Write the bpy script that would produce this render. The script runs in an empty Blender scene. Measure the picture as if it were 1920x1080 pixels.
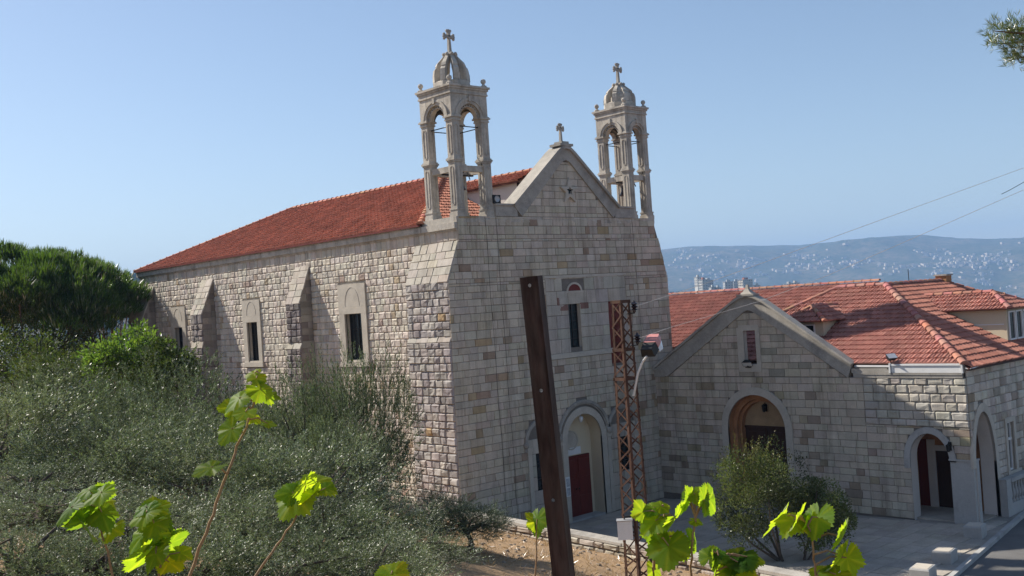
import bpy, math, random
import numpy as np
from mathutils import Vector, Matrix
from math import sin, cos, pi, radians, sqrt, atan2, tan

# ------------------------------------------------------------------ scene, camera, sky, sun
scn = bpy.context.scene
COL = scn.collection
CAM = Vector((-25.211, -29.755, 8.56))
FPX = 1967.81
MR = ((0.73041, -0.679775, -0.066382), (-0.037068, 0.057595, -0.997652), (0.682002, 0.731156, 0.01687))
cd = bpy.data.cameras.new('camera'); cam = bpy.data.objects.new('camera', cd); COL.objects.link(cam)
cd.sensor_width = 36.0; cd.lens = FPX / 1920 * 36.0; cd.clip_start = 0.05; cd.clip_end = 30000
R_, D_, F_ = [Vector(r) for r in MR]
cam.matrix_world = Matrix(((R_.x, -D_.x, -F_.x, CAM.x), (R_.y, -D_.y, -F_.y, CAM.y), (R_.z, -D_.z, -F_.z, CAM.z), (0, 0, 0, 1)))
scn.camera = cam

SUN_TO = Vector((-1.0, 3.3, 2.85)).normalized()
SUN_EL = math.asin(SUN_TO.z); SUN_AZ = atan2(SUN_TO.x, SUN_TO.y)
w = bpy.data.worlds.new('World'); scn.world = w; w.use_nodes = True
nt = w.node_tree; nt.nodes.clear()
wo = nt.nodes.new('ShaderNodeOutputWorld'); bg = nt.nodes.new('ShaderNodeBackground'); sk = nt.nodes.new('ShaderNodeTexSky')
sk.sky_type = 'NISHITA'; sk.sun_disc = False; sk.sun_elevation = SUN_EL; sk.sun_rotation = SUN_AZ
sk.altitude = 700; sk.air_density = 1.0; sk.dust_density = 0.7; sk.ozone_density = 1.6
bg.inputs['Strength'].default_value = 0.089
wb = nt.nodes.new('ShaderNodeMix'); wb.data_type = 'RGBA'; wb.blend_type = 'MULTIPLY'; wb.inputs[0].default_value = 1.0
wb.inputs[7].default_value = (1.04, .965, .91, 1)                  # the camera's warm white balance
nt.links.new(sk.outputs[0], wb.inputs[6]); nt.links.new(wb.outputs[2], bg.inputs[0]); nt.links.new(bg.outputs[0], wo.inputs[0])
sl = bpy.data.lights.new('sun', 'SUN'); sl.energy = 5.0; sl.angle = radians(0.5); sl.color = (1.0, 0.93, 0.82)
so = bpy.data.objects.new('sun', sl); COL.objects.link(so)
so.rotation_euler = (-SUN_TO).to_track_quat('-Z', 'Y').to_euler(); so.location = (-20, 60, 60)
scn.view_settings.view_transform = 'Standard'; scn.view_settings.look = 'None'
scn.view_settings.exposure = 0.74; scn.view_settings.gamma = 1.0; scn.view_settings.use_curve_mapping = False
scn.render.engine = 'CYCLES'
scn.cycles.max_bounces = 6; scn.cycles.diffuse_bounces = 3; scn.cycles.transparent_max_bounces = 8
scn.cycles.volume_bounces = 0

# ------------------------------------------------------------------ measuring helpers
def ray(px, py):
    return R_ * ((px - 960) / FPX) + D_ * ((py - 540) / FPX) + F_
def at(px, py, d):                       # the place d metres away (measured on the level) along that bearing
    r = ray(px, py); return CAM + r * (d / sqrt(r.x * r.x + r.y * r.y))
def proj(p):
    q = Vector(p) - CAM; z = q.dot(F_)
    return (960 + FPX * q.dot(R_) / z, 540 + FPX * q.dot(D_) / z, z)

# ------------------------------------------------------------------ mesh helpers
class MB:
    def __init__(s): s.v = []; s.f = []; s.c = []; s.col = (1, 1, 1)
    def pt(s, p): s.v.append((p[0], p[1], p[2])); s.c.append(s.col); return len(s.v) - 1
    def face(s, pts): s.f.append([s.pt(p) for p in pts])
    def box(s, a, b):
        x0, y0, z0 = a; x1, y1, z1 = b
        i = [s.pt(p) for p in ((x0, y0, z0), (x1, y0, z0), (x1, y1, z0), (x0, y1, z0), (x0, y0, z1), (x1, y0, z1), (x1, y1, z1), (x0, y1, z1))]
        for q in ((3, 2, 1, 0), (4, 5, 6, 7), (0, 1, 5, 4), (1, 2, 6, 5), (2, 3, 7, 6), (3, 0, 4, 7)): s.f.append([i[k] for k in q])
    def obox(s, o, u, v, n, a, b, c):    # box spanned by three edge vectors from a corner
        o = Vector(o); u = Vector(u) * a; v = Vector(v) * b; n = Vector(n) * c
        s.loft([[o, o + u, o + u + v, o + v], [o + n, o + u + n, o + u + v + n, o + v + n]], True)
    def loft(s, rings, cap=False, closed=True):
        idx = [[s.pt(p) for p in r] for r in rings]
        n = len(rings[0])
        for a, b in zip(idx, idx[1:]):
            for k in range(n if closed else n - 1):
                s.f.append([a[k], a[(k + 1) % n], b[(k + 1) % n], b[k]])
        if cap: s.f.append(idx[0][::-1]); s.f.append(idx[-1][:])
    def extrude(s, poly, d):             # polygon (3d points) pushed along d
        d = Vector(d); s.loft([[Vector(p) for p in poly], [Vector(p) + d for p in poly]], True)
    def tube(s, path, r, n=8, cap=True):
        path = [Vector(p) for p in path]; rr = r if isinstance(r, (list, tuple)) else [r] * len(path)
        rings = []; ref = None
        for k, p in enumerate(path):
            t = (path[min(k + 1, len(path) - 1)] - path[max(k - 1, 0)]).normalized()
            if ref is None: ref = Vector((0, 0, 1)) if abs(t.z) < .9 else Vector((1, 0, 0))
            a = t.cross(ref).normalized(); b = t.cross(a).normalized(); ref = -b if False else ref
            rings.append([p + a * (rr[k] * cos(2 * pi * j / n)) + b * (rr[k] * sin(2 * pi * j / n)) for j in range(n)])
        s.loft(rings, cap)
    def lathe(s, prof, c, n=12):
        c = Vector(c)
        s.loft([[c + Vector((r * cos(2 * pi * j / n), r * sin(2 * pi * j / n), z)) for j in range(n)] for r, z in prof], True)
    def ball(s, c, r, n=10, m=6):
        s.lathe([(max(.002, r * sin(pi * k / m)), -r * cos(pi * k / m)) for k in range(m + 1)], c, n)

def origin_of(o):
    p = Vector((0, 0, 0))
    while o is not None: p += o.location; o = o.parent
    return p
def mesh_from(name, v, f, c=None, off=None):
    me = bpy.data.meshes.new(name)
    v = np.asarray(v, dtype=np.float64).reshape(-1, 3)
    if off is not None: v = v - np.array(off)
    ln = np.array([len(x) for x in f], dtype=np.int32) if not isinstance(f, np.ndarray) else np.full(len(f), f.shape[1], np.int32)
    fl = np.concatenate([np.asarray(x, dtype=np.int32) for x in f]) if not isinstance(f, np.ndarray) else f.astype(np.int32).ravel()
    me.vertices.add(len(v)); me.vertices.foreach_set('co', v.ravel())
    me.loops.add(len(fl)); me.loops.foreach_set('vertex_index', fl)
    me.polygons.add(len(ln)); st = np.concatenate([[0], np.cumsum(ln)[:-1]]).astype(np.int32)
    me.polygons.foreach_set('loop_start', st); me.polygons.foreach_set('loop_total', ln)
    me.update(calc_edges=True); me.validate(); me.shade_flat()
    if c is not None:
        a = me.attributes.new('Col', 'FLOAT_COLOR', 'POINT')
        c = np.asarray(c, dtype=np.float32).reshape(-1, 3)
        a.data.foreach_set('color', np.hstack([c, np.ones((len(c), 1), np.float32)]).ravel())
    return me
def link(name, me, mat, parent=None, loc=None):
    o = bpy.data.objects.new(name, me); COL.objects.link(o)
    if mat is not None and len(me.materials) == 0: me.materials.append(mat)
    if parent is not None: o.parent = parent
    if loc is not None: o.location = loc
    return o
def obj(name, mb, mat, parent=None, loc=None, smooth=False, kind=None):
    off = origin_of(parent) if parent is not None else Vector(loc or (0, 0, 0))
    me = mesh_from(name, mb.v, mb.f, mb.c, off)
    if smooth: me.polygons.foreach_set('use_smooth', [True] * len(me.polygons))
    o = link(name, me, mat, parent, None if parent is not None else off)
    if kind: o['kind'] = kind
    return o
def tag(o, label=None, cat=None, group=None, kind=None):
    if label: o['label'] = label
    if cat: o['category'] = cat
    if group: o['group'] = group
    if kind: o['kind'] = kind
    return o
def thing(name, label, cat, loc, group=None):
    o = bpy.data.objects.new(name, None); COL.objects.link(o); o.location = loc; o.empty_display_size = .2
    return tag(o, label, cat, group)
def part_empty(name, parent):
    o = bpy.data.objects.new(name, None); COL.objects.link(o); o.parent = parent; return o
def copy_tree(o, parent=None):
    c = o.copy(); COL.objects.link(c)
    if parent is not None: c.parent = parent
    for ch in list(o.children): copy_tree(ch, c)
    return c

# ------------------------------------------------------------------ materials
def new_mat(name):
    m = bpy.data.materials.new(name); m.use_nodes = True; n = m.node_tree; n.nodes.clear()
    out = n.nodes.new('ShaderNodeOutputMaterial'); return m, n, out
def noise(n, scale, detail=4, rough=.6, coord=None):
    t = n.nodes.new('ShaderNodeTexNoise'); t.inputs['Scale'].default_value = scale; t.inputs['Detail'].default_value = detail
    t.inputs['Roughness'].default_value = rough
    if coord is not None: n.links.new(coord, t.inputs['Vector'])
    return t.outputs['Fac']
def ramp(n, fac, stops):
    r = n.nodes.new('ShaderNodeValToRGB'); e = r.color_ramp.elements
    while len(e) < len(stops): e.new(.5)
    for k, (p, c) in enumerate(stops): e[k].position = p; e[k].color = (*c, 1) if len(c) == 3 else c
    n.links.new(fac, r.inputs[0]); return r.outputs[0]
def mixc(n, fac, a, b, mode='MIX'):
    m = n.nodes.new('ShaderNodeMix'); m.data_type = 'RGBA'; m.blend_type = mode
    for s, x in ((m.inputs[0], fac), (m.inputs[6], a), (m.inputs[7], b)):
        if isinstance(x, (int, float)): s.default_value = x
        elif isinstance(x, tuple): s.default_value = (*x, 1)
        else: n.links.new(x, s)
    return m.outputs[2]
def surface(name, base=None, vary=.25, scale=3.0, rough=.85, bump=.3, bscale=25, dist=.02, grime=None, grime_at=(.52, .72), metal=0, col_attr=False, spec=.3, stretch=None, streak=0):
    m, n, out = new_mat(name)
    b = n.nodes.new('ShaderNodeBsdfPrincipled'); n.links.new(b.outputs[0], out.inputs[0])
    tc = n.nodes.new('ShaderNodeTexCoord'); co = tc.outputs['Object']
    if stretch:
        mp = n.nodes.new('ShaderNodeMapping'); mp.inputs['Scale'].default_value = stretch; n.links.new(co, mp.inputs[0]); co = mp.outputs[0]
    if col_attr:
        a = n.nodes.new('ShaderNodeAttribute'); a.attribute_name = 'Col'; c = a.outputs['Color']
        if base: c = mixc(n, 1.0, c, base, 'MULTIPLY')
    else: c = base
    f = noise(n, scale, 5, .65, co)
    k = ramp(n, f, [(.25, (1 - vary,) * 3), (.75, (1 + vary * .6,) * 3)])
    c = mixc(n, 1.0, c, k, 'MULTIPLY')
    f2 = noise(n, bscale, 5, .7, co)
    k2 = ramp(n, f2, [(.3, (1 - vary * .7,) * 3), (.7, (1 + vary * .4,) * 3)])
    c = mixc(n, 1.0, c, k2, 'MULTIPLY')
    if grime:
        g = ramp(n, noise(n, scale * .45, 6, .7, co), [(grime_at[0], (0, 0, 0)), (grime_at[1], (1, 1, 1))])
        gm = n.nodes.new('ShaderNodeMath'); gm.operation = 'MULTIPLY'; gm.inputs[1].default_value = .75
        n.links.new(g, gm.inputs[0]); c = mixc(n, gm.outputs[0], c, grime)
    if streak:
        mp = n.nodes.new('ShaderNodeMapping'); mp.inputs['Scale'].default_value = (2.6, 2.6, .13); n.links.new(tc.outputs['Object'], mp.inputs[0])
        sk_ = ramp(n, noise(n, 1.0, 6, .72, mp.outputs[0]), [(.36, (.62, .60, .58)), (.52, (1, 1, 1))]); c = mixc(n, streak, c, mixc(n, 1.0, c, sk_, 'MULTIPLY'))
    n.links.new(c, b.inputs['Base Color'])
    b.inputs['Roughness'].default_value = rough; b.inputs['Metallic'].default_value = metal
    b.inputs['Specular IOR Level'].default_value = spec
    if bump:
        bp = n.nodes.new('ShaderNodeBump'); bp.inputs['Strength'].default_value = bump; bp.inputs['Distance'].default_value = dist
        n.links.new(f2, bp.inputs['Height']); n.links.new(bp.outputs[0], b.inputs['Normal'])
    return m
def leaf_material(name, top, back, trans, amount=.45, vary=.35, rough=.45, gloss=.12, nscale=1.2, attr=True, rand=False, tree=False):
    m, n, out = new_mat(name)
    geo = n.nodes.new('ShaderNodeNewGeometry')
    c = mixc(n, geo.outputs['Backfacing'], top, back)
    if attr:
        a = n.nodes.new('ShaderNodeAttribute'); a.attribute_name = 'Col'; c = mixc(n, 1.0, c, a.outputs['Color'], 'MULTIPLY')
        t = mixc(n, 1.0, trans, a.outputs['Color'], 'MULTIPLY')
    else:
        tc = n.nodes.new('ShaderNodeTexCoord')
        k = ramp(n, noise(n, nscale, 4, .6, tc.outputs['Object']), [(.3, (1 - vary,) * 3), (.7, (1 + vary,) * 3)])
        c = mixc(n, 1.0, c, k, 'MULTIPLY'); t = mixc(n, 1.0, trans, k, 'MULTIPLY')
    if tree:
        oi = n.nodes.new('ShaderNodeObjectInfo'); rk = ramp(n, oi.outputs['Random'], [(0, (.72, .76, .70)), (.4, (.95, .95, .9)), (.7, (1.0, 1.02, 1.04)), (1, (1.22, 1.18, 1.08))]); c = mixc(n, 1.0, c, rk, 'MULTIPLY'); t = mixc(n, 1.0, t, rk, 'MULTIPLY')
    if rand:
        oi = n.nodes.new('ShaderNodeObjectInfo'); rk = ramp(n, oi.outputs['Random'], [(0, (.55, .62, .7)), (.35, (.9, .95, .9)), (.7, (1.1, 1.05, .9)), (1, (1.35, 1.15, .8))])
        c = mixc(n, 1.0, c, rk, 'MULTIPLY'); t = mixc(n, 1.0, t, rk, 'MULTIPLY')
        tc2 = n.nodes.new('ShaderNodeTexCoord'); sp_ = ramp(n, noise(n, 3.0, 6, .75, tc2.outputs['Object']), [(.30, (.55, .40, .22)), (.42, (1, 1, 1))]); c = mixc(n, 1.0, c, sp_, 'MULTIPLY'); t = mixc(n, 1.0, t, sp_, 'MULTIPLY')
    d = n.nodes.new('ShaderNodeBsdfDiffuse'); n.links.new(c, d.inputs[0])
    tr = n.nodes.new('ShaderNodeBsdfTranslucent'); n.links.new(t, tr.inputs[0])
    g = n.nodes.new('ShaderNodeBsdfGlossy'); g.inputs['Roughness'].default_value = rough; g.inputs[0].default_value = (1, 1, 1, 1)
    m1 = n.nodes.new('ShaderNodeMixShader'); m1.inputs[0].default_value = amount; n.links.new(d.outputs[0], m1.inputs[1]); n.links.new(tr.outputs[0], m1.inputs[2])
    fr = n.nodes.new('ShaderNodeFresnel'); fr.inputs[0].default_value = 1.4
    mu = n.nodes.new('ShaderNodeMath'); mu.operation = 'MULTIPLY'; mu.inputs[1].default_value = gloss * 8; n.links.new(fr.outputs[0], mu.inputs[0]); mu.use_clamp = True
    m2 = n.nodes.new('ShaderNodeMixShader'); n.links.new(mu.outputs[0], m2.inputs[0]); n.links.new(m1.outputs[0], m2.inputs[1]); n.links.new(g.outputs[0], m2.inputs[2])
    n.links.new(m2.outputs[0], out.inputs[0]); return m

M = {}
M['stone'] = surface('limestone', None, .22, 1.6, .9, .5, 30, .012, grime=(.17, .145, .115), grime_at=(.64, .9), col_attr=True, streak=.7)
M['mortar'] = surface('lime mortar', (.20, .175, .15), .25, 2, .95, .4, 40, .01)
M['sidemortar'] = surface('pale lime mortar', (.36, .32, .27), .25, 2, .95, .4, 40, .01)
M['smooth'] = surface('dressed limestone', (.52, .47, .395), .18, 1.3, .85, .35, 22, .008, grime=(.24, .21, .18), grime_at=(.55, .8))
M['weather'] = surface('weathered limestone', (.52, .475, .41), .25, 2.2, .9, .5, 18, .012, grime=(.13, .12, .11), grime_at=(.52, .74), streak=.8)
M['coping'] = surface('grey coping stone', (.40, .37, .325), .25, 1.8, .9, .5, 20, .01, grime=(.12, .115, .11), grime_at=(.5, .75))
M['tile'] = surface('terracotta tile', None, .28, 1.1, .8, .45, 26, .008, grime=(.20, .12, .09), grime_at=(.58, .85), col_attr=True)
M['roofbase'] = surface('roof underlay', (.16, .055, .035), .2, 2, .9, 0)
M['cream'] = surface('cream render', (.62, .53, .38), .1, .8, .9, .15, 30, .004)
M['whitewall'] = surface('pale plaster', (.62, .57, .52), .12, .8, .9, .15, 30, .004)
M['whitepaint'] = surface('white paint', (.74, .74, .73), .08, 2, .6, .1, 30, .003)
M['greymetal'] = surface('grey sheet metal', (.42, .42, .42), .1, 2, .45, .05, 30, .003, metal=.3)
M['glass'] = surface('dark window glass', (.016, .022, .026), .4, 3, .08, .25, 14, .004, spec=.6)
M['leaded'] = surface('stained glass', (.03, .045, .05), .7, 9, .15, .5, 30, .006, spec=.5)
M['redwood'] = surface('dark red painted wood', (.15, .022, .014), .25, 2, .55, .2, 40, .003, stretch=(1, 1, .12))
M['darkwood'] = surface('dark brown wood', (.05, .02, .012), .3, 2, .6, .2, 40, .003, stretch=(1, 1, .12))
M['terra'] = surface('orange brown render', (.42, .20, .09), .3, 2, .85, .3, 20, .006, grime=(.12, .06, .04))
M['tan'] = surface('tan stone', (.40, .27, .15), .25, 2, .85, .3, 20, .006)
M['rust'] = surface('rusty steel', (.125, .068, .046), .55, 5, .8, .5, 60, .003, grime=(.07, .025, .018), grime_at=(.5, .68), metal=.25, stretch=(1, 1, .35))
M['postrust'] = surface('dark rusty steel', (.055, .030, .026), .75, 11, .7, .8, 45, .002, grime=(.13, .115, .10), grime_at=(.46, .72), metal=.15, stretch=(1, 1, .22))
M['black'] = surface('black paint', (.012, .012, .013), .2, 5, .5, .1, 30, .002)
M['iron'] = surface('dark iron', (.035, .033, .032), .3, 5, .55, .1, 30, .002, metal=.4)
M['pinkplastic'] = surface('faded pink lamp housing', (.52, .22, .20), .15, 6, .4, .05, 30, .002)
M['lens'] = surface('lamp lens', (.65, .66, .66), .1, 4, .12, .05, 30, .002, spec=.6)
M['wire'] = surface('pale cable', (.62, .60, .57), .1, 3, .5, 0)
M['ceramic'] = surface('dark insulator', (.03, .02, .02), .2, 4, .25, 0, spec=.6)
M['bronze'] = surface('dark bronze', (.06, .04, .03), .2, 4, .4, .1, 30, .002, metal=.7)
M['bark'] = surface('bark', (.12, .095, .075), .4, 5, .95, .8, 22, .02, stretch=(1, 1, .3))
M['pinebark'] = surface('pine bark', (.14, .085, .06), .4, 4, .95, .8, 15, .03, stretch=(1, 1, .3))
M['cane'] = surface('vine cane', (.33, .21, .115), .35, 20, .75, .3, 120, .001)
M['paving'] = surface('grey paving', (.45, .40, .335), .25, 1.5, .85, .3, 20, .006, col_attr=True)
M['pavejoint'] = surface('paving bed', (.34, .31, .27), .25, 2, .95, .3, 25, .006)
M['asphalt'] = surface('asphalt', (.15, .145, .14), .25, 1.2, .9, .4, 80, .004)
M['concrete'] = surface('pale concrete', (.42, .41, .39), .15, 2, .85, .3, 25, .006, grime=(.2, .19, .18))
M['soil'] = surface('dry soil', (.30, .20, .125), .35, .9, 1.0, .7, 12, .04, grime=(.17, .115, .07), grime_at=(.45, .7))
M['olive'] = leaf_material('olive leaf', (.115, .145, .082), (.34, .365, .30), (.16, .21, .07), .24, gloss=.011, rough=.5, tree=True)
M['pine'] = leaf_material('pine needles', (.05, .10, .022), (.05, .10, .022), (.12, .22, .02), .32, gloss=.05)
M['broad'] = leaf_material('broad leaf', (.045, .095, .02), (.08, .13, .04), (.15, .27, .03), .45, gloss=.015, rough=.45)
M['darkleaf'] = leaf_material('dark shrub leaf', (.035, .06, .018), (.06, .085, .035), (.09, .14, .02), .3, gloss=.012)
M['shrub'] = leaf_material('grey green shrub leaf', (.085, .115, .05), (.14, .165, .09), (.14, .19, .04), .33, gloss=.01)
M['vine'] = leaf_material('vine leaf', (.06, .13, .02), (.11, .17, .065), (.37, .56, .022), .6, vary=.3, gloss=.012, rough=.45, nscale=14, attr=True, rand=True)
M['wood'] = leaf_material('distant woodland leaf', (.03, .055, .022), (.03, .055, .022), (.05, .08, .02), .15, gloss=.0)
M['grass'] = leaf_material('dry grass', (.40, .27, .13), (.40, .27, .13), (.45, .30, .12), .3, gloss=.03)

def stone_colour(rnd, pal):
    k = rnd.random(); acc = 0
    for wgt, c, j in pal:
        acc += wgt
        if k <= acc: break
    s = 1 + (rnd.random() * 2 - 1) * j
    return tuple(max(.02, x * s * (1 + (rnd.random() - .5) * .06)) for x in c)
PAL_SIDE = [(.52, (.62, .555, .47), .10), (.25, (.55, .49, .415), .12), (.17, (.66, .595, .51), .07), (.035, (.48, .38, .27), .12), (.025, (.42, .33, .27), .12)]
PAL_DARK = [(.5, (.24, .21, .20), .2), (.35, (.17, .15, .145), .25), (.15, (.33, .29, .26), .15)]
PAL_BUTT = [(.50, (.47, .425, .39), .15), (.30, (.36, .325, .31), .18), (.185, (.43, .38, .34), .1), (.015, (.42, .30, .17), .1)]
PAL_FRONT = [(.50, (.55, .48, .385), .06), (.26, (.505, .44, .355), .07), (.10, (.595, .525, .43), .05), (.05, (.42, .32, .20), .14), (.035, (.37, .275, .20), .14), (.03, (.46, .40, .31), .1)]
PAL_ANNEX = [(.54, (.545, .475, .38), .06), (.22, (.50, .435, .35), .07), (.11, (.59, .52, .425), .05), (.05, (.38, .30, .215), .15), (.03, (.34, .265, .21), .12), (.03, (.40, .34, .23), .1)]
PAL_SLAB = [(.75, (.47, .425, .36), .07), (.2, (.42, .38, .32), .1), (.05, (.50, .44, .35), .08)]

# ------------------------------------------------------------------ masonry
class Fr:                                 # a wall plane: origin, along, up; the outward side is along x up
    def __init__(s, o, u, v):
        s.o = Vector(o); s.u = Vector(u).normalized(); s.v = Vector(v).normalized(); s.n = s.u.cross(s.v).normalized()
    def p(s, a, b, d=0): return s.o + s.u * a + s.v * b + s.n * d
def clip(poly, region):                   # convex region, counter-clockwise
    out = poly
    for k in range(len(region)):
        a = region[k]; b = region[(k + 1) % len(region)]; inp = out; out = []
        if not inp: break
        side = lambda q: (b[0] - a[0]) * (q[1] - a[1]) - (b[1] - a[1]) * (q[0] - a[0])
        for i in range(len(inp)):
            p = inp[i]; q = inp[(i + 1) % len(inp)]; sp = side(p); sq = side(q)
            if sp >= 0: out.append(p)
            if (sp >= 0) != (sq >= 0):
                t = sp / (sp - sq); out.append((p[0] + (q[0] - p[0]) * t, p[1] + (q[1] - p[1]) * t))
    return out
def poly_area(p):
    return abs(sum(p[i][0] * p[(i + 1) % len(p)][1] - p[(i + 1) % len(p)][0] * p[i][1] for i in range(len(p)))) / 2
def subtract(iv, cuts):
    for c0, c1 in cuts:
        nx = []
        for a, b in iv:
            if c1 <= a or c0 >= b: nx.append((a, b))
            else:
                if c0 > a: nx.append((a, c0))
                if c1 < b: nx.append((c1, b))
        iv = nx
    return iv
def rect_hole(u0, u1, v0, v1): return lambda a, b: [(u0, u1)] if min(b, v1) - max(a, v0) > .4 * (b - a) else []
def arch_hole(uc, r, v0, vs, k=1.0):
    def fn(a, b):
        m = (a + b) / 2
        if m < v0: return []
        if m < vs: return [(uc - r, uc + r)]
        h = (m - vs) / k
        if h >= r: return []
        x = sqrt(r * r - h * h); return [(uc - x, uc + x)]
    return fn
def backing(mb, fr, u0, u1, v0, v1, holes=(), region=None, depth=-.012, step=.12):
    k = max(1, int(round((v1 - v0) / step))); run = None; rows = []
    for i in range(k):
        a = v0 + (v1 - v0) * i / k; b = v0 + (v1 - v0) * (i + 1) / k
        cuts = [c for h in holes for c in h(a, b)]
        iv = tuple(subtract([(u0, u1)], cuts))
        if rows and rows[-1][2] == iv and region is None: rows[-1][1] = b
        else: rows.append([a, b, iv])
    for a, b, iv in rows:
        for p, q in iv:
            poly = [(p, a), (q, a), (q, b), (p, b)]
            if region: poly = clip(poly, region)
            if len(poly) >= 3: mb.face([fr.p(x, y, depth) for x, y in poly])
def stone_rough(mb, fr, u0, u1, v0, v1, rnd, depth):
    N = 5; idx = []; gu = .02 / max(.1, u1 - u0); gv = .022 / max(.1, v1 - v0)
    U_ = [0, gu + rnd.uniform(.02, .08), .5 + rnd.uniform(-.14, .14), 1 - gu - rnd.uniform(.02, .08), 1]; V_ = [0, gv + rnd.uniform(.02, .09), .5 + rnd.uniform(-.12, .12), 1 - gv - rnd.uniform(.02, .09), 1]
    tiltu = rnd.uniform(-.35, .35); tiltv = rnd.uniform(-.25, .35); md = depth * rnd.uniform(.6, 1.2)
    for j in range(N):
        for i in range(N):
            a, b = U_[i], V_[j]
            e = min(min(i, N - 1 - i), min(j, N - 1 - j))
            if e > 0:
                a += rnd.uniform(-.03, .03); b += rnd.uniform(-.03, .03)
                d = md * (rnd.uniform(.72, 1.18) + tiltu * (a - .5) + tiltv * (b - .5))
            else:
                d = depth * rnd.uniform(.1, .35)
            idx.append(mb.pt(fr.p(u0 + (u1 - u0) * a, v0 + (v1 - v0) * b, d)))
    for j in range(N - 1):
        for i in range(N - 1):
            q = [idx[j * N + i], idx[j * N + i + 1], idx[(j + 1) * N + i + 1], idx[(j + 1) * N + i]]
            if rnd.random() < .5: mb.f.append(q[:3]); mb.f.append([q[0], q[2], q[3]])
            else: mb.f.append([q[0], q[1], q[3]]); mb.f.append(q[1:])
    ring = [idx[i] for i in range(N)] + [idx[j * N + N - 1] for j in range(1, N)] + [idx[(N - 1) * N + i] for i in range(N - 2, -1, -1)] + [idx[j * N] for j in range(N - 2, 0, -1)]
    corners = [(u0, v0), (u1, v0), (u1, v1), (u0, v1)]
    bk = [mb.pt(fr.p(a, b, -.03)) for a, b in corners]
    ci = [0, N - 1, 2 * (N - 1), 3 * (N - 1), len(ring)]
    for k in range(4):
        seg = [ring[x % len(ring)] for x in range(ci[k], ci[k + 1] + 1)]
        mb.f.append([bk[k], bk[(k + 1) % 4]] + seg[::-1])
def stone_flat(mb, fr, poly, rnd, depth):
    cx = sum(p[0] for p in poly) / len(poly); cy = sum(p[1] for p in poly) / len(poly)
    d = depth * rnd.uniform(.6, 1.15); tx = rnd.uniform(-.5, .5) * depth * .5; ty = rnd.uniform(-.5, .5) * depth * .5
    hw = max(abs(p[0] - cx) for p in poly) + 1e-6; hh = max(abs(p[1] - cy) for p in poly) + 1e-6
    def D(p): return d + tx * (p[0] - cx) / hw + ty * (p[1] - cy) / hh
    def inset(p, t): return (p[0] + (math.copysign(t, cx - p[0]) if abs(cx - p[0]) > .03 else 0), p[1] + (math.copysign(t, cy - p[1]) if abs(cy - p[1]) > .03 else 0))
    r0 = [fr.p(p[0], p[1], -.03) for p in poly]
    r1 = [fr.p(p[0], p[1], D(p) * .55) for p in poly]
    r2 = []
    for p in poly:
        q = inset(p, .016); r2.append(fr.p(q[0], q[1], D(p)))
    i0 = [mb.pt(p) for p in r0]; i1 = [mb.pt(p) for p in r1]; i2 = [mb.pt(p) for p in r2]; n = len(poly)
    for k in range(n):
        mb.f.append([i0[k], i0[(k + 1) % n], i1[(k + 1) % n], i1[k]]); mb.f.append([i1[k], i1[(k + 1) % n], i2[(k + 1) % n], i2[k]])
    mb.f.append(i2)
class Masonry:                            # collects the stones of one building; the largest in view become objects, the rest one part
    def __init__(s, seed): s.items = []; s.rnd = random.Random(seed)
    def lay(s, parent, fr, u0, u1, v0, v1, pal, style='flat', hr=(.26, .33), wr=(.36, .7), depth=.022, gap=.015, holes=(), region=None, weight=1.0, heights=None):
        rnd = s.rnd; v = v0; rows = []
        if heights: rows = [(a, b) for a, b in heights if a >= v0 - .3 and b <= v1 + .3]
        else:
            while v < v1 - .02:
                h = rnd.uniform(*hr)
                if v1 - v - h < hr[0] * .7: h = v1 - v
                rows.append((v, v + h)); v += h
        for a, b in rows:
            a = max(a, v0); b = min(b, v1)
            if b - a < .06: continue
            iv = subtract([(u0, u1)], [c for h in holes for c in h(a, b)])
            for p, q in iv:
                x = p
                while x < q - .01:
                    wd = rnd.uniform(*wr)
                    if style == 'flat' and rnd.random() < .12: wd *= 1.5
                    if q - x - wd < wr[0] * .75: wd = q - x
                    if wd > wr[1] * 1.9: wd = wd / 2
                    y = min(q, x + wd)
                    poly = [(x + gap / 2, a + gap / 2), (y - gap / 2, a + gap / 2), (y - gap / 2, b - gap / 2), (x + gap / 2, b - gap / 2)]
                    st = style; x = y
                    if region:
                        full = poly_area(poly); poly = clip(poly, region)
                        if len(poly) < 3: continue
                        ar = poly_area(poly)
                        if ar < .012: continue
                        if ar < full * .98: st = 'flat'
                    s.items.append((parent, fr, poly, st, depth, stone_colour(rnd, pal), weight, rnd.random()))
    def finish(s, root, limit=290, mat=None):
        mat = mat or M['stone']
        sc = []
        for k, it in enumerate(s.items):
            cx = sum(p[0] for p in it[2]) / len(it[2]); cy = sum(p[1] for p in it[2]) / len(it[2]); p = it[1].p(cx, cy)
            X, Y, zz = proj(p); vis = it[1].n.dot(CAM - p) / (CAM - p).length
            ok = 0 < X < 1920 and 0 < Y < 1080 and not (X < 740 and Y > 690) and not (Y > 940 and X < 1250)
            sc.append((poly_area(it[2]) * max(vis, 0) / zz ** 2 * it[6] if ok else 0, k))
        sc.sort(reverse=True); own = set(k for v, k in sc[:limit] if v > 0)
        rest = MB()
        for k, (parent, fr, poly, st, depth, col, wgt, sd) in enumerate(s.items):
            r = random.Random(sd); mb = MB() if k in own else rest; mb.col = col
            if st == 'rough' and len(poly) == 4:
                stone_rough(mb, fr, poly[0][0], poly[1][0], poly[0][1], poly[2][1], r, depth)
            else: stone_flat(mb, fr, poly, r, min(depth, .03))
            if k in own: obj('stone', mb, mat, parent)
        obj('stonework', rest, mat, root, kind='stuff')

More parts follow.
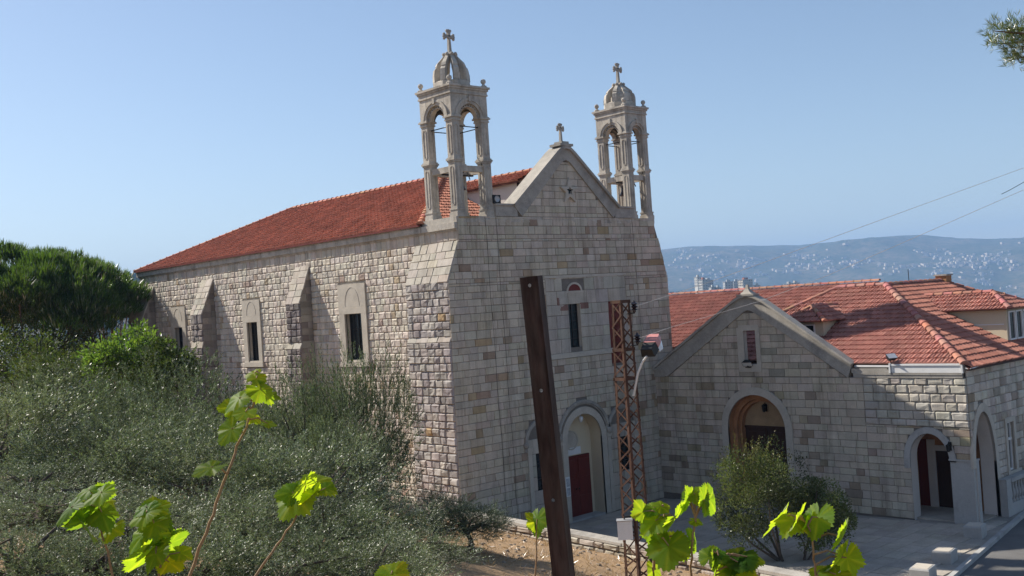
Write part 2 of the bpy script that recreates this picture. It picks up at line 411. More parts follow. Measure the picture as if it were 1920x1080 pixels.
# ------------------------------------------------------------------ arches and trim
def arc(c, r, a0, a1, n, k=1.0): return [(c[0] + r * cos(a0 + (a1 - a0) * i / n), c[1] + k * r * sin(a0 + (a1 - a0) * i / n)) for i in range(n + 1)]
def band(mb, fr, outer, inner, d0, d1):   # a strip between two 2-d curves, standing from depth d0 to d1
    for k in range(len(outer) - 1):
        q = [outer[k], outer[k + 1], inner[k + 1], inner[k]]
        lo = [fr.p(a, b, d0) for a, b in q]; hi = [fr.p(a, b, d1) for a, b in q]
        mb.face(hi); mb.face([lo[0], lo[1], hi[1], hi[0]]); mb.face([lo[3], lo[2], hi[2], hi[3]])
        if k == 0: mb.face([lo[0], lo[3], hi[3], hi[0]])
        if k == len(outer) - 2: mb.face([lo[1], lo[2], hi[2], hi[1]])
def slab(mb, fr, u0, u1, v0, v1, d0, d1): mb.loft([[fr.p(a, b, d0) for a, b in ((u0, v0), (u1, v0), (u1, v1), (u0, v1))], [fr.p(a, b, d1) for a, b in ((u0, v0), (u1, v0), (u1, v1), (u0, v1))]], True)
def bud_cross(name, base, h, w, mat, parent, ax=Vector((1, 0, 0))):
    mb = MB(); b = Vector(base); t = h * .068; up = Vector((0, 0, 1)); nn = ax.cross(up)
    mb.lathe([(h * .12, 0), (h * .13, h * .03), (h * .07, h * .07), (h * .05, h * .1)], b, 8)
    def bar(p, d, l, w0, w1):
        s = nn.cross(d).normalized()
        r = lambda q, ww: [q + s * ww + nn * t * .8, q - s * ww + nn * t * .8, q - s * ww - nn * t * .8, q + s * ww - nn * t * .8]
        mb.loft([r(p, w0), r(p + d * l, w1)], True)
        for sg in (1, -1, 0): mb.ball(p + d * (l + (.02 * h if sg else .035 * h)) + s * (w1 * 1.05 * sg), t * 1.0, 7, 5)
    c = b + up * (h - w * .5)
    bar(b + up * h * .06, up, h - w * .5 - h * .06, t * 1.0, t * .62) if False else mb.loft([[b + up * h * .06 + ax * sx * t * 1.05 + nn * sy * t for sx, sy in ((1, 1), (-1, 1), (-1, -1), (1, -1))], [c + ax * sx * t * .7 + nn * sy * t * .8 for sx, sy in ((1, 1), (-1, 1), (-1, -1), (1, -1))]], True)
    for d in (up, ax, -ax): bar(c, d, w * .42, t * .7, t * 1.25)
    return obj(name, mb, mat, parent)

# ================================================================== THE LAY OF THE LAND
def plaza_z(x, y): return -.30 + .27 * min(1, max(0, -y / 13.0))
def wall_x(y): return -.62 + (y if y < 0 else 0) * .074          # line of the low wall, x for a given y
def smooth(a, b, t):
    t = min(1, max(0, (t - a) / (b - a))); return t * t * (3 - 2 * t)
def hash2(i, j):
    n = sin(i * 127.1 + j * 311.7) * 43758.5453; return n - math.floor(n)
def vnoise(x, y):
    i, j = math.floor(x), math.floor(y); u, v = x - i, y - j; u = u * u * (3 - 2 * u); v = v * v * (3 - 2 * v)
    return (hash2(i, j) * (1 - u) + hash2(i + 1, j) * u) * (1 - v) + (hash2(i, j + 1) * (1 - u) + hash2(i + 1, j + 1) * u) * v
def fbm(x, y, o=4):
    s = 0; a = .5
    for k in range(o): s += a * (vnoise(x, y) - .5); x *= 2.03; y *= 2.03; a *= .5
    return s
RIDGE = [(-3000, 40), (-600, 45), (150, 40), (420, 30), (900, 60), (1200, 82), (1300, 86), (1400, 80), (1500, 73), (1550, 75), (1600, 77), (1700, 76), (1740, 74), (1800, 65), (1880, 57), (1920, 57), (2300, 70), (4000, 60)]
def lerp_tab(t, x):
    for (a, p), (b, q) in zip(t, t[1:]):
        if x <= b: return p + (q - p) * max(0, (x - a) / (b - a))
    return t[-1][1]
VIEW_AZ = atan2(F_.x, F_.y)
def land(x, y):
    dx, dy = x - CAM.x, y - CAM.y; r = sqrt(dx * dx + dy * dy)
    if r < 260:
        wx = wall_x(min(y, 0)) if y < 0 else -.6
        u = wx - x
        if u > -.25:
            z = .72 + .262 * min(u, 40) * smooth(-1, 60, 60) - .10 * smooth(0, 3, y) * 0
            if y > 10: z = z * (1 - .35 * smooth(10, 40, y))
            z += fbm(x * .5, y * .5) * .35 * smooth(.3, 3, u) + fbm(x * 2.1, y * 2.1) * .10 * smooth(.0, 1, u)
        else: z = -.85
        if x > -.6 and y > 28.5: z = .3
        far = smooth(55, 240, r)
        z = z * (1 - far) + (-14) * far
        return z
    # beyond: valley, a nearer wooded rise, then the long mountain
    a = atan2(dx, dy) - VIEW_AZ
    while a > pi: a -= 2 * pi
    while a < -pi: a += 2 * pi
    px = 960 + FPX * tan(max(-1.35, min(1.35, a)))
    right = smooth(700, 1100, px) * (1 - smooth(2600, 3600, px)); left = 1 - smooth(500, 900, px)
    z = -14 - 60 * smooth(240, 900, r)
    near = math.exp(-((r - 1500) / 330) ** 2) * (79 + 10 * fbm(x / 160, y / 160) + 6 * fbm(x / 40, y / 40))
    z += near * right * (1 - .9 * smooth(1560, 1700, px))
    hill = math.exp(-((r - 1500) / 420) ** 2) * (74 + 82 * (1 - abs(px - 205) / 700 if abs(px - 205) < 700 else 0)) 
    z += hill * left + 14 * left * fbm(x / 70, y / 70) * smooth(900, 1200, r)
    z -= 150 * smooth(1700, 2600, r) * right
    top = 8.56 + lerp_tab(RIDGE, px) / FPX * 6000 / max(.4, cos(a)) ** 0
    rise = smooth(2700, 6000, r)
    z = z * (1 - rise) + top * rise
    z += fbm(x / 420, y / 420, 5) * 110 * smooth(2300, 3600, r) * (1 - smooth(5300, 6000, r)) + fbm(x / 110, y / 110, 3) * 14 * smooth(3000, 4200, r)
    if r > 6000: z -= (r - 6000) * .05
    return z
def build_ground():
    az = []
    a = -pi
    while a < pi:
        az.append(a); d = abs(a)
        a += .0038 if d < .62 else .04
    rs = [0.0] + [.6 * 1.35 ** k for k in range(8)]; rs = [r for r in rs if r < 5]
    r = 5.0
    while r < 62: rs.append(r); r += .34 if r > 15 else .5
    while r < 11000: rs.append(r); r *= 1.035 if r < 1000 else 1.022
    v = [(CAM.x, CAM.y, land(CAM.x, CAM.y))]; f = []
    n = len(az)
    for r in rs[1:]:
        for a in az:
            x = CAM.x + r * sin(a + VIEW_AZ); y = CAM.y + r * cos(a + VIEW_AZ); v.append((x, y, land(x, y)))
    for k in range(n): f.append([0, 1 + k, 1 + (k + 1) % n])
    me_f = []
    for i in range(len(rs) - 2):
        b0 = 1 + i * n; b1 = b0 + n
        for k in range(n):
            k2 = (k + 1) % n; me_f.append((b0 + k, b1 + k, b1 + k2, b0 + k2))
    me = mesh_from('ground', v, f + [list(q) for q in me_f])
    me.polygons.foreach_set('use_smooth', [True] * len(me.polygons))
    m, nn, out = new_mat('ground cover'); b = nn.nodes.new('ShaderNodeBsdfPrincipled'); nn.links.new(b.outputs[0], out.inputs[0])
    geo = nn.nodes.new('ShaderNodeNewGeometry'); pos = geo.outputs['Position']
    dist = nn.nodes.new('ShaderNodeVectorMath'); dist.operation = 'LENGTH'; nn.links.new(pos, dist.inputs[0])
    near = mixc(nn, ramp(nn, noise(nn, .9, 6, .7, pos), [(.42, (0, 0, 0)), (.62, (1, 1, 1))]), (.36, .235, .14), (.25, .17, .105))
    near = mixc(nn, ramp(nn, noise(nn, 9, 6, .75, pos), [(.35, (0, 0, 0)), (.75, (1, 1, 1))]), near, (.44, .31, .185))
    far = mixc(nn, ramp(nn, noise(nn, .006, 8, .75, pos), [(.42, (0, 0, 0)), (.60, (1, 1, 1))]), (.035, .052, .026), (.15, .125, .085))
    far = mixc(nn, ramp(nn, noise(nn, .035, 5, .7, pos), [(.40, (0, 0, 0)), (.55, (1, 1, 1))]), (.028, .046, .02), far)
    mr = nn.nodes.new('ShaderNodeMapRange'); mr.inputs[1].default_value = 70; mr.inputs[2].default_value = 200; nn.links.new(dist.outputs['Value'], mr.inputs[0])
    nn.links.new(mixc(nn, mr.outputs[0], near, far), b.inputs['Base Color']); b.inputs['Roughness'].default_value = 1.0; b.inputs['Specular IOR Level'].default_value = .1
    bp = nn.nodes.new('ShaderNodeBump'); bp.inputs['Strength'].default_value = .8; bp.inputs['Distance'].default_value = .05
    nn.links.new(noise(nn, 14, 6, .75, pos), bp.inputs['Height']); nn.links.new(bp.outputs[0], b.inputs['Normal'])
    o = link('ground', me, m); o['kind'] = 'structure'
build_ground()

# ================================================================== THE CHURCH
church = thing('church', 'large stone church with two bell towers, buttressed sunny side and red tiled roof', 'church', (0, 0, -.3))
ST = Masonry(11)
FF = Fr((0, 0, 0), (1, 0, 0), (0, 0, 1)); FS = Fr((0, 0, 0), (0, -1, 0), (0, 0, 1))
E_IN = Vector((0, 1, 0)); Z = Vector((0, 0, 1))
ZB = -.6
front = MB(); front.col = (1, 1, 1)
PANEL = (4.35, 9.2, 6.5, 9.55)
win_hole = rect_hole(5.6, 6.27, 6.69, 8.5); shut_hole = rect_hole(8.02, 8.98, 5.82, 8.54)
niche_hole = arch_hole(6.0, 1.03, -1, 2.93); sw1 = rect_hole(8.02, 8.78, 1.07, 2.93); sw0 = rect_hole(3.22, 3.98, 1.07, 2.93)
fh = [win_hole, shut_hole, niche_hole, sw1, sw0]
backing(front, FF, 0, 11.44, ZB, 12.03, fh, step=.05)
backing(front, FF, -.75, 0, ZB, 11.15, (), [(-.75, ZB), (0, ZB), (0, 11.1), (-.61, 9.65), (-.64, 7.5)])
backing(front, FF, 11.44, 12.15, ZB, 11.8, (), [(11.44, ZB), (12.13, ZB), (12.11, 9.3), (11.9, 10.34), (11.44, 11.75)])
front.extrude([(2.95, .02, 12.0), (8.9, .02, 12.0), (5.93, .02, 14.85)], (0, .55, 0))
wall_front = obj('front_wall', front, M['mortar'], church)
# front stones: courses share heights across the three trapezia
rnd = random.Random(5); HR = []; v = -.3
while v < 15: h = rnd.choice((.25, .27, .29, .31, .33)); HR.append((v, v + h)); v += h
big = [rect_hole(*PANEL), rect_hole(2.75, 9.3, -1, 3.3), shut_hole]
big += [arch_hole(6.0, 1.5, 2.9, 3.0), arch_hole(8.4, .95, 3.0, 3.2), arch_hole(3.6, .95, 3.0, 3.2), rect_hole(3.2, 8.15, 6.28, 6.5)]
for reg in ([(-.75, -.3), (12.15, -.3), (12.12, 9.5), (-.64, 9.5)], [(-.66, 9.5), (12.1, 9.5), (11.66, 11.15), (0, 11.15)], [(0, 11.15), (11.62, 11.15), (11.44, 11.8), (11.44, 12.03), (0, 12.03)]):
    z0 = min(p[1] for p in reg); z1 = max(p[1] for p in reg)
    ST.lay(wall_front, FF, -.8, 12.2, z0, z1, PAL_FRONT, 'flat', wr=(.24, .74), depth=.028, holes=big, region=reg, heights=HR)
ST.lay(wall_front, FF, PANEL[0], PANEL[1], PANEL[2], PANEL[3], PAL_SLAB[:1] + [(.3, (.51, .455, .38), .06)], 'flat', hr=(.42, .6), wr=(.5, .9), depth=.024, holes=[win_hole, shut_hole, rect_hole(5.3, 6.6, 8.95, 9.35)])
ST.lay(wall_front, FF, 2.75, 9.3, -.3, 3.3, [(1, (.52, .465, .385), .08)], 'flat', hr=(.4, .55), wr=(.5, .9), depth=.03, holes=[niche_hole, sw0, sw1])
ST.lay(wall_front, FF, 3.2, 8.8, 12.03, 14.6, PAL_FRONT[:3], 'flat', wr=(.4, .8), depth=.02, heights=HR, region=[(3.28, 12.03), (8.66, 12.03), (6.2, 14.3), (5.72, 14.3)])
# gable coping, string courses, cap
mb = MB()
gi = [(3.28, 12.03), (5.62, 14.20), (5.80, 14.33), (5.96, 14.37), (6.12, 14.33), (6.30, 14.20), (8.66, 12.03)]
go = [(2.86, 12.45), (5.45, 14.62), (5.70, 14.80), (5.93, 14.84), (6.16, 14.80), (6.41, 14.62), (8.98, 12.45)]
band(mb, FF, go, gi, -.5, .09)
g2 = [(2.80, 12.52), (5.40, 14.72), (5.68, 14.92), (5.93, 14.98), (6.18, 14.92), (6.46, 14.72), (9.04, 12.52)]
band(mb, FF, g2, go, -.55, .20)
slab(mb, FF, 1.9, 3.05, 12.03, 12.45, -.4, .06); slab(mb, FF, 1.9, 2.9, 12.45, 12.52, -.45, .12)
slab(mb, FF, 8.8, 10.06, 12.03, 12.45, -.4, .06); slab(mb, FF, 8.95, 10.06, 12.45, 12.52, -.45, .12)
slab(mb, FF, 5.55, 6.31, 14.94, 15.04, -.4, .22); slab(mb, FF, 5.72, 6.14, 15.04, 15.14, -.3, .14)
gcap = obj('gable_coping', mb, M['coping'], church)
bud_cross('gable_cross', (5.93, .1, 15.1), .78, .36, M['coping'], church)
# star on the gable
mb = MB(); c = (6.03, 13.1)
pts = [(c[0] + (.56 if k % 2 == 0 else .22) * cos(pi / 2 + k * pi / 5), c[1] + (.56 if k % 2 == 0 else .22) * sin(pi / 2 + k * pi / 5)) for k in range(10)]
inn = [(c[0] + (.2 if k % 2 == 0 else .10) * cos(pi / 2 + k * pi / 5), c[1] + (.2 if k % 2 == 0 else .10) * sin(pi / 2 + k * pi / 5)) for k in range(10)]
for k in range(10):
    a, b = pts[k], pts[(k + 1) % 10]; i, j = inn[k], inn[(k + 1) % 10]
    mb.face([FF.p(*a, -.0), FF.p(*b, -.0), FF.p(*b, .12), FF.p(*a, .12)]); mb.face([FF.p(*a, .12), FF.p(*b, .12), FF.p(*j, .14), FF.p(*i, .14)])
    mb.face([FF.p(*i, .14), FF.p(*j, .14), FF.p(*j, .0), FF.p(*i, .0)])
star = obj('star', mb, M['smooth'], church)
mb = MB(); mb.face([FF.p(*p, .022) for p in inn]); obj('star_hole_shade', mb, M['glass'], star)  # dark face in place of the shaded hole pierced through the star
# central window
def reveal(mb, fr, u0, u1, v0, v1, d0, d1):
    for a, b in (((u0, v0), (u0, v1)), ((u0, v1), (u1, v1)), ((u1, v1), (u1, v0)), ((u1, v0), (u0, v0))):
        mb.face([fr.p(*a, d0), fr.p(*b, d0), fr.p(*b, d1), fr.p(*a, d1)])
def window(parent, fr, u0, u1, v0, v1, depth, frame_mat, pane_mat, bars=(1, 2), fw=.05, name='window', bar_mat=None):
    mb = MB(); reveal(mb, fr, u0, u1, v0, v1, .0, -depth - .02)
    w_ = obj(name, mb, frame_mat, parent)
    mb = MB(); mb.face([fr.p(a, b, -depth) for a, b in ((u0, v0), (u1, v0), (u1, v1), (u0, v1))]); obj('pane', mb, pane_mat, w_)
    bm = bar_mat or M['iron']; mb = MB()
    for a, b, c, d in ((u0, u0 + fw, v0, v1), (u1 - fw, u1, v0, v1), (u0 + fw, u1 - fw, v0, v0 + fw), (u0 + fw, u1 - fw, v1 - fw, v1)): slab(mb, fr, a, b, c, d, -depth, -depth + .05)
    for k in range(1, bars[0]): x = u0 + (u1 - u0) * k / bars[0]; slab(mb, fr, x - fw * .4, x + fw * .4, v0 + fw, v1 - fw, -depth, -depth + .04)
    for k in range(1, bars[1]): y = v0 + (v1 - v0) * k / bars[1]; slab(mb, fr, u0 + fw, u1 - fw, y - fw * .35, y + fw * .35, -depth, -depth + .035)
    obj('sash', mb, bm, w_)
    return w_
cw = window(church, FF, 5.6, 6.27, 6.69, 8.5, .2, M['smooth'], M['leaded'], (2, 5), .035)
mb = MB(); slab(mb, FF, 3.2, 8.15, 6.30, 6.44, -.02, .075); slab(mb, FF, 3.2, 8.1, 6.44, 6.5, -.02, .05); obj('sill_course', mb, M['smooth'], church)
mb = MB(); slab(mb, FF, 4.3, 9.25, 9.56, 9.66, -.02, .035); obj('string_course', mb, M['smooth'], church)
fan = part_empty('fanlight', church)
oc = arc((6.01, 8.99), .37, 0, pi, 12, .78); mb = MB(); mb.face([FF.p(a, b, .012) for a, b in oc]); obj('pane', mb, M['redwood'], fan)
mb = MB(); band(mb, FF, arc((6.01, 8.99), .46, 0, pi, 12, .8), oc, .0, .035); slab(mb, FF, 5.5, 6.52, 8.93, 8.99, 0, .04); obj('surround', mb, M['smooth'], fan)
for a, b, c_, d in ((5.10, 5.58, 8.22, 8.46), (6.30, 6.80, 8.24, 8.50), (4.97, 5.09, 8.44, 8.76)):
    mb = MB(); mb.col = (.26, .15, .12); stone_flat(mb, FF, [(a, c_), (b, c_), (b, d), (a, d)], rnd, .034); tag(obj('stone', mb, M['stone'], wall_front), 'red brown stone')
# red shuttered window
sh = window(church, FF, 8.02, 8.98, 5.82, 8.54, .16, M['smooth'], M['redwood'], (1, 1), .05, 'shuttered_window', M['redwood'])
for k in range(2):
    mb = MB(); x0 = 8.07 + k * .44
    slab(mb, FF, x0, x0 + .42, 5.88, 8.48, -.15, -.11)
    for j in range(14): slab(mb, FF, x0 + .05, x0 + .37, 5.98 + j * .175, 6.10 + j * .175, -.11, -.09)
    obj('shutter', mb, M['redwood'], sh)
for u0, u1 in ((8.02, 8.78), (3.22, 3.98)): window(church, FF, u0, u1, 1.07, 2.93, .14, M['smooth'], M['glass'], (2, 3), .04)
# portal
portal = part_empty('portal', church)
mb = MB()
ai = [(7.03, -.3)] + arc((6.0, 2.93), 1.03, 0, pi, 20) + [(4.97, -.3)]; ao = [(7.32, -.3)] + arc((6.0, 2.93), 1.32, 0, pi, 20) + [(4.68, -.3)]
band(mb, FF, ao, ai, -.02, .06); obj('arch_trim', mb, M['smooth'], portal)
mb = MB()
for k in range(len(ai) - 1): mb.face([FF.p(*ai[k], .06), FF.p(*ai[k + 1], .06), FF.p(*ai[k + 1], -.62), FF.p(*ai[k], -.62)])
mb.face([FF.p(x, z, -.6) for x, z in ((4.9, 2.22), (7.1, 2.22), (7.1, 4.1), (4.9, 4.1))])
for a, b in ((4.9, 5.15), (6.85, 7.1)): mb.face([FF.p(x, z, -.6) for x, z in ((a, -.5), (b, -.5), (b, 2.22), (a, 2.22))])
obj('niche', mb, M['cream'], portal)
mb = MB()
for c0, r, a0, a1 in (((6.0, 2.95), 1.46, .14, pi - .14), ((8.4, 3.1), .86, .1, pi - .12), ((3.6, 3.1), .86, .12, pi - .1)):
    band(mb, FF, arc(c0, r + .12, a0, a1, 22), arc(c0, r, a0, a1, 22), .0, .10); band(mb, FF, arc(c0, r, a0, a1, 22), arc(c0, r - .06, a0, a1, 22), .0, .05)
    for e in (a0, a1):
        p = FF.p(c0[0] + (r + .06) * cos(e), c0[1] + (r + .06) * sin(e) - .08, .06); mb.ball(p, .13, 9, 6)
        slab(mb, FF, c0[0] + (r + .06) * cos(e) - .07, c0[0] + (r + .06) * cos(e) + .07, c0[1] + r * sin(e) - .34, c0[1] + r * sin(e) - .12, .0, .07)
obj('hood_mould', mb, M['coping'], portal)
mb = MB()
for x in (2.78, 4.42, 7.38, 9.1): slab(mb, FF, x, x + .2, -.3, 2.85, .0, .05); slab(mb, FF, x - .03, x + .23, 2.85, 3.0, .0, .08)
obj('pilasters', mb, M['smooth'], portal)
door = part_empty('door', church)
for k in range(2):
    mb = MB(); x0 = 5.16 + k * .845
    slab(mb, FF, x0, x0 + .835, -.26, 2.2, -.62, -.56)
    for z0, z1 in ((-.12, .55), (.68, 1.3), (1.42, 2.05)):
        slab(mb, FF, x0 + .12, x0 + .715, z0, z1, -.56, -.535)
    obj('door_leaf', mb, M['redwood'], door)
mb = MB(); mb.ball(FF.p(5.92, .85, -.52), .035, 8, 5); mb.ball(FF.p(6.08, .85, -.52), .035, 8, 5); obj('handle', mb, M['bronze'], door)
mb = MB(); slab(mb, FF, 4.9, 7.1, -.5, -.26, -.62, .0); obj('door_step', mb, M['concrete'], church)
mb = MB(); mb.face([FF.p(a, b, -.575) for a, b in arc((5.82, 2.86), .40, 0, 2 * pi, 20, .95)[:-1]]); band(mb, FF, arc((5.82, 2.86), .42, 0, 2 * pi, 20, .95), arc((5.82, 2.86), .36, 0, 2 * pi, 20, .95), -.6, -.55); obj('relief_medallion', mb, M['smooth'], church)
mb = MB(); slab(mb, FF, 5.36, 6.36, 2.26, 2.56, -.6, -.57); obj('lintel_plaque', mb, M['whitepaint'], church)
mb = MB(); mb.tube([FF.p(6, 3.98, -.1), FF.p(6, 3.86, -.1)], .012, 6); mb.lathe([(.02, .16), (.09, .12), (.1, .0), (.05, -.1), (.01, -.12)], FF.p(6, 3.72, -.1), 8); obj('hanging_lantern', mb, M['lens'], church)
nb = tag(obj('notice_board', (lambda m: (slab(m, FF, 4.70, 4.94, .78, 1.56, .062, .085), m)[1])(MB()), M['whitepaint'], None, (4.82, -.07, .78)), 'narrow white notice board beside the dark red church door', 'notice board')
mb = MB(); slab(mb, FF, 4.73, 4.91, .82, 1.12, .085, .09); slab(mb, FF, 4.73, 4.91, 1.18, 1.5, .085, .09); obj('paper', mb, surface('printed paper', (.5, .52, .55), .5, 30, .7, 0), nb)

# side wall
side = MB()
SW = [dict(o=(6.47, 7.70), s=(6.10, 8.10), z=(6.72, 8.67), t=(6.46, 9.92)), dict(o=(15.1, 16.1), s=(14.78, 16.46), z=(6.74, 8.60), t=(6.48, 9.66)), dict(o=(23.0, 23.92), s=(22.6, 24.34), z=(6.74, 8.58), t=(6.48, 9.68))]
sh_holes = [rect_hole(-w_['o'][1], -w_['o'][0], *w_['z']) for w_ in SW]
backing(side, FS, -28.1, 0, -.6, 11.8, sh_holes, step=.1)
side.face([(11.42, 0, -.6), (11.42, 28.1, -.6), (11.42, 28.1, 11.8), (11.42, 0, 11.8)]); side.face([(0, 28.1, -.6), (0, 28.1, 11.8), (11.42, 28.1, 11.8), (11.42, 28.1, -.6)])
wall_side = obj('side_wall', side, M['sidemortar'], church)
BUT = [dict(y=(10.29, 11.45), top=10.96, d=(.62, .62, .70, .74), z=(9.36, 7.54, 7.31)), dict(y=(19.32, 20.55), top=10.95, d=(.74, .74, .80, .86), z=(9.24, 7.80, 7.5)), dict(y=(26.3, 28.1), top=10.98, d=(.78, .78, .84, .9), z=(9.2, 7.7, 7.4)), dict(y=(0.0, 2.58), top=11.12, d=(.61, .62, .70, .74), z=(9.68, 7.56, 7.41))]
cuts = [rect_hole(-w_['s'][1], -w_['s'][0], *w_['t']) for w_ in SW] + [rect_hole(-b['y'][1], -b['y'][0], -1, b['top'] - .15) for b in BUT]
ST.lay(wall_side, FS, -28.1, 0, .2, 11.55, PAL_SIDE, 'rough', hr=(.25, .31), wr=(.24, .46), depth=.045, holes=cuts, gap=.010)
for b in BUT:
    y0, y1 = b['y']; d0, d1, d2, d3 = b['d']; z1, z2, z3 = b['z']; corner = y0 == 0
    bt = MB(); e = .025
    prof = [(0, -.6), (-d3 + e, -.6), (-d2 + e, z3 - e), (-d1 + e, z2 - e), (-d0 + e, z1 - e), (0, b['top'] - e)]
    bt.extrude([(x, y0 + .02, z) for x, z in prof], (0, y1 - y0 - .03, 0))
    bo = obj('buttress', bt, M['sidemortar'], church)
    W_ = y1 - y0
    def lay_face(xa, za, xb, zb, pal, style, hr, wr, depth, over=0.0):
        fr = Fr((xa, y1 + over, za), (0, -1, 0), (xb - xa, 0, zb - za)); L = sqrt((xb - xa) ** 2 + (zb - za) ** 2)
        ST.lay(bo, fr, 0, W_ + 2 * over, 0, L, pal, style, hr=hr, wr=wr, depth=depth, gap=.012, weight=1.2)
    lay_face(-d0 - .05, z1 - .10, .0, b['top'], PAL_SLAB, 'flat', (.26, .34), (.34, .62), .03, .02 if not corner else 0)
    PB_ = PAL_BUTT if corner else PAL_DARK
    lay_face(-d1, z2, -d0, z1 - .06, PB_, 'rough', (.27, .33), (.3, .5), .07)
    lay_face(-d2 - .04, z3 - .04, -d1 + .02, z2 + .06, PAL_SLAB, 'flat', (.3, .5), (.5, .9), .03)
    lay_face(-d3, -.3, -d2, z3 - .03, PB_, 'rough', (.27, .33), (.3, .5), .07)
    if not corner:
        fr = Fr((0, y0 + .02, 0), (1, 0, 0), (0, 0, 1))
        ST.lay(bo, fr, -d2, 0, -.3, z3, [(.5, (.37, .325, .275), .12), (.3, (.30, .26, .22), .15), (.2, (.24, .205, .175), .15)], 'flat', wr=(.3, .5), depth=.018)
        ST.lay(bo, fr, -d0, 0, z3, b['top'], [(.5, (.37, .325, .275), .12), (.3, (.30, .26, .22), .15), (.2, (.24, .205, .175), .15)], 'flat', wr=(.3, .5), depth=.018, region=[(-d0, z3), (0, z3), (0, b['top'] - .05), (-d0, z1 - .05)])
# right-hand corner buttress
mb = MB(); mb.extrude([(11.44, .02, -.6), (12.11, .02, -.6), (12.09, .02, 9.3), (11.88, .02, 10.34), (11.44, .02, 11.72)], (0, 2.4, 0)); obj('buttress', mb, M['weather'], church)
# side windows
for k, w_ in enumerate(SW):
    a, b = -w_['o'][1], -w_['o'][0]; sa, sb = -w_['s'][1], -w_['s'][0]; z0, z1 = w_['z']; t0, t1 = w_['t']
    wn = window(church, FS, a, b, z0, z1, .22, M['smooth'], M['glass'], (2, 3), .045)
    mb = MB()
    slab(mb, FS, sa, a, t0 + .2, z1, -.04, .09); slab(mb, FS, b, sb, t0 + .2, z1, -.04, .09)
    slab(mb, FS, sa - .04, sb + .04, t0 - .02, t0 + .2, -.04, .12); slab(mb, FS, sa, sb, z1, z1 + .3, -.04, .093); slab(mb, FS, sa, sb, z1 + .302, t1, -.04, .09)
    if t0 + .2 < z0: slab(mb, FS, a, b, t0 + .2, z0, -.04, .06)
    obj('surround', mb, M['smooth'], wn)
    mb = MB(); r = (sb - sa) * .27; cc = ((a + b) / 2, z1 + .34)
    band(mb, FS, arc(cc, r, 0, pi, 16, 1.5), arc(cc, r - .03, 0, pi, 16, 1.5), .085, .102)
    obj('blind_arch', mb, M['smooth'], wn)
# cornices
mb = MB()
y = 0.0
rr = random.Random(3)
while y < 28.1:
    L = min(rr.uniform(.8, 1.5), 28.2 - y); dd = rr.uniform(-.015, .015)
    mb.box((-.16 + dd, y + .006, 11.57), (.3, y + L - .006, 11.80 + dd * .5)); y += L
mb.box((-.08, .0, 11.50), (.3, 28.15, 11.57))
mb.box((-.19, 2.1, 11.806), (.3, 28.2, 11.85))
mb.box((-.06, -.02, 11.802), (11.46, 2.05, 12.02))
obj('cornice', mb, M['weather'], church)
mb = MB()
for x0 in (905, 924):                                            # thin conductors running down the front
    p = []
    u = 1.35 if x0 == 905 else 1.9
    for k in range(12): p.append(FF.p(u + .02 * sin(k * 1.7) + k * .012, 12.0 - k * 1.05, .04))
    mb = MB(); mb.tube(p, .006, 5); obj('lightning_conductor', mb, M['iron'], church)
mb = MB(); mb.tube([FF.p(9.9, 12.0, .04), FF.p(10.0, 8, .05), FF.p(10.06, 4.0, .05)], .006, 5)
obj('lightning_conductor', mb, M['iron'], church)

# roof tiles
def tile_roof(name, fr, poly, tw, th, cols, parent, mat, root, rnd, lim_store=None, cut=None):
    prof = [(0, .036), (.10, .036), (.20, .004), (.42, .0), (.53, .030), (.64, .0), (.86, .004), (1.0, .036)]
    us = [p[0] for p in poly]; vs = [p[1] for p in poly]; rest = MB()
    nv = int((max(vs)) / th) + 1; own = []
    for j in range(nv):
        v0 = j * th; c = (v0 + th * .5)
        sec = clip([(min(us) - 1, c), (max(us) + 1, c), (max(us) + 1, c + .001), (min(us) - 1, c + .001)], poly)
        if len(sec) < 3: continue
        ua, ub = min(p[0] for p in sec), max(p[0] for p in sec)
        off = (j % 2) * tw * .5; k0 = int(math.floor((ua - off) / tw)); k1 = int(math.ceil((ub - off) / tw))
        for k in range(k0, k1):
            u0 = k * tw + off; a, b = max(u0, ua), min(u0 + tw, ub)
            if b - a < .04: continue
            if cut and cut(fr.p((a + b) / 2, c)): continue
            s = 1 + rnd.uniform(-.16, .14); bc = rnd.choice(cols); col = tuple(x * s for x in bc)
            lift = rnd.uniform(0, .008); dv = rnd.uniform(-.012, .012)
            lst = own if lim_store is not None else None
            mb = MB() if lst is not None else rest; mb.col = col
            pr = [(a + (b - a) * q, h) for q, h in prof] if b - a < tw * .98 else [(u0 + tw * q, h) for q, h in prof]
            lo = [fr.p(u, v0 + dv, .05 + h + lift) for u, h in pr]; hi = [fr.p(u, v0 + th * 1.04, .008 + h) for u, h in pr]; dn = [fr.p(u, v0 + dv + .004, -.0) for u, h in pr]
            il = [mb.pt(p) for p in lo]; ih = [mb.pt(p) for p in hi]; i2 = [mb.pt(p) for p in lo]; idn = [mb.pt(p) for p in dn]
            for q in range(len(pr) - 1): mb.f.append([il[q], il[q + 1], ih[q + 1], ih[q]]); mb.f.append([idn[q], idn[q + 1], i2[q + 1], i2[q]])
            if lst is not None: lst.append((fr.p(u0 + tw / 2, c), mb))
    if lim_store is not None: lim_store += own
    else: obj(name, rest, mat, parent, kind='stuff')
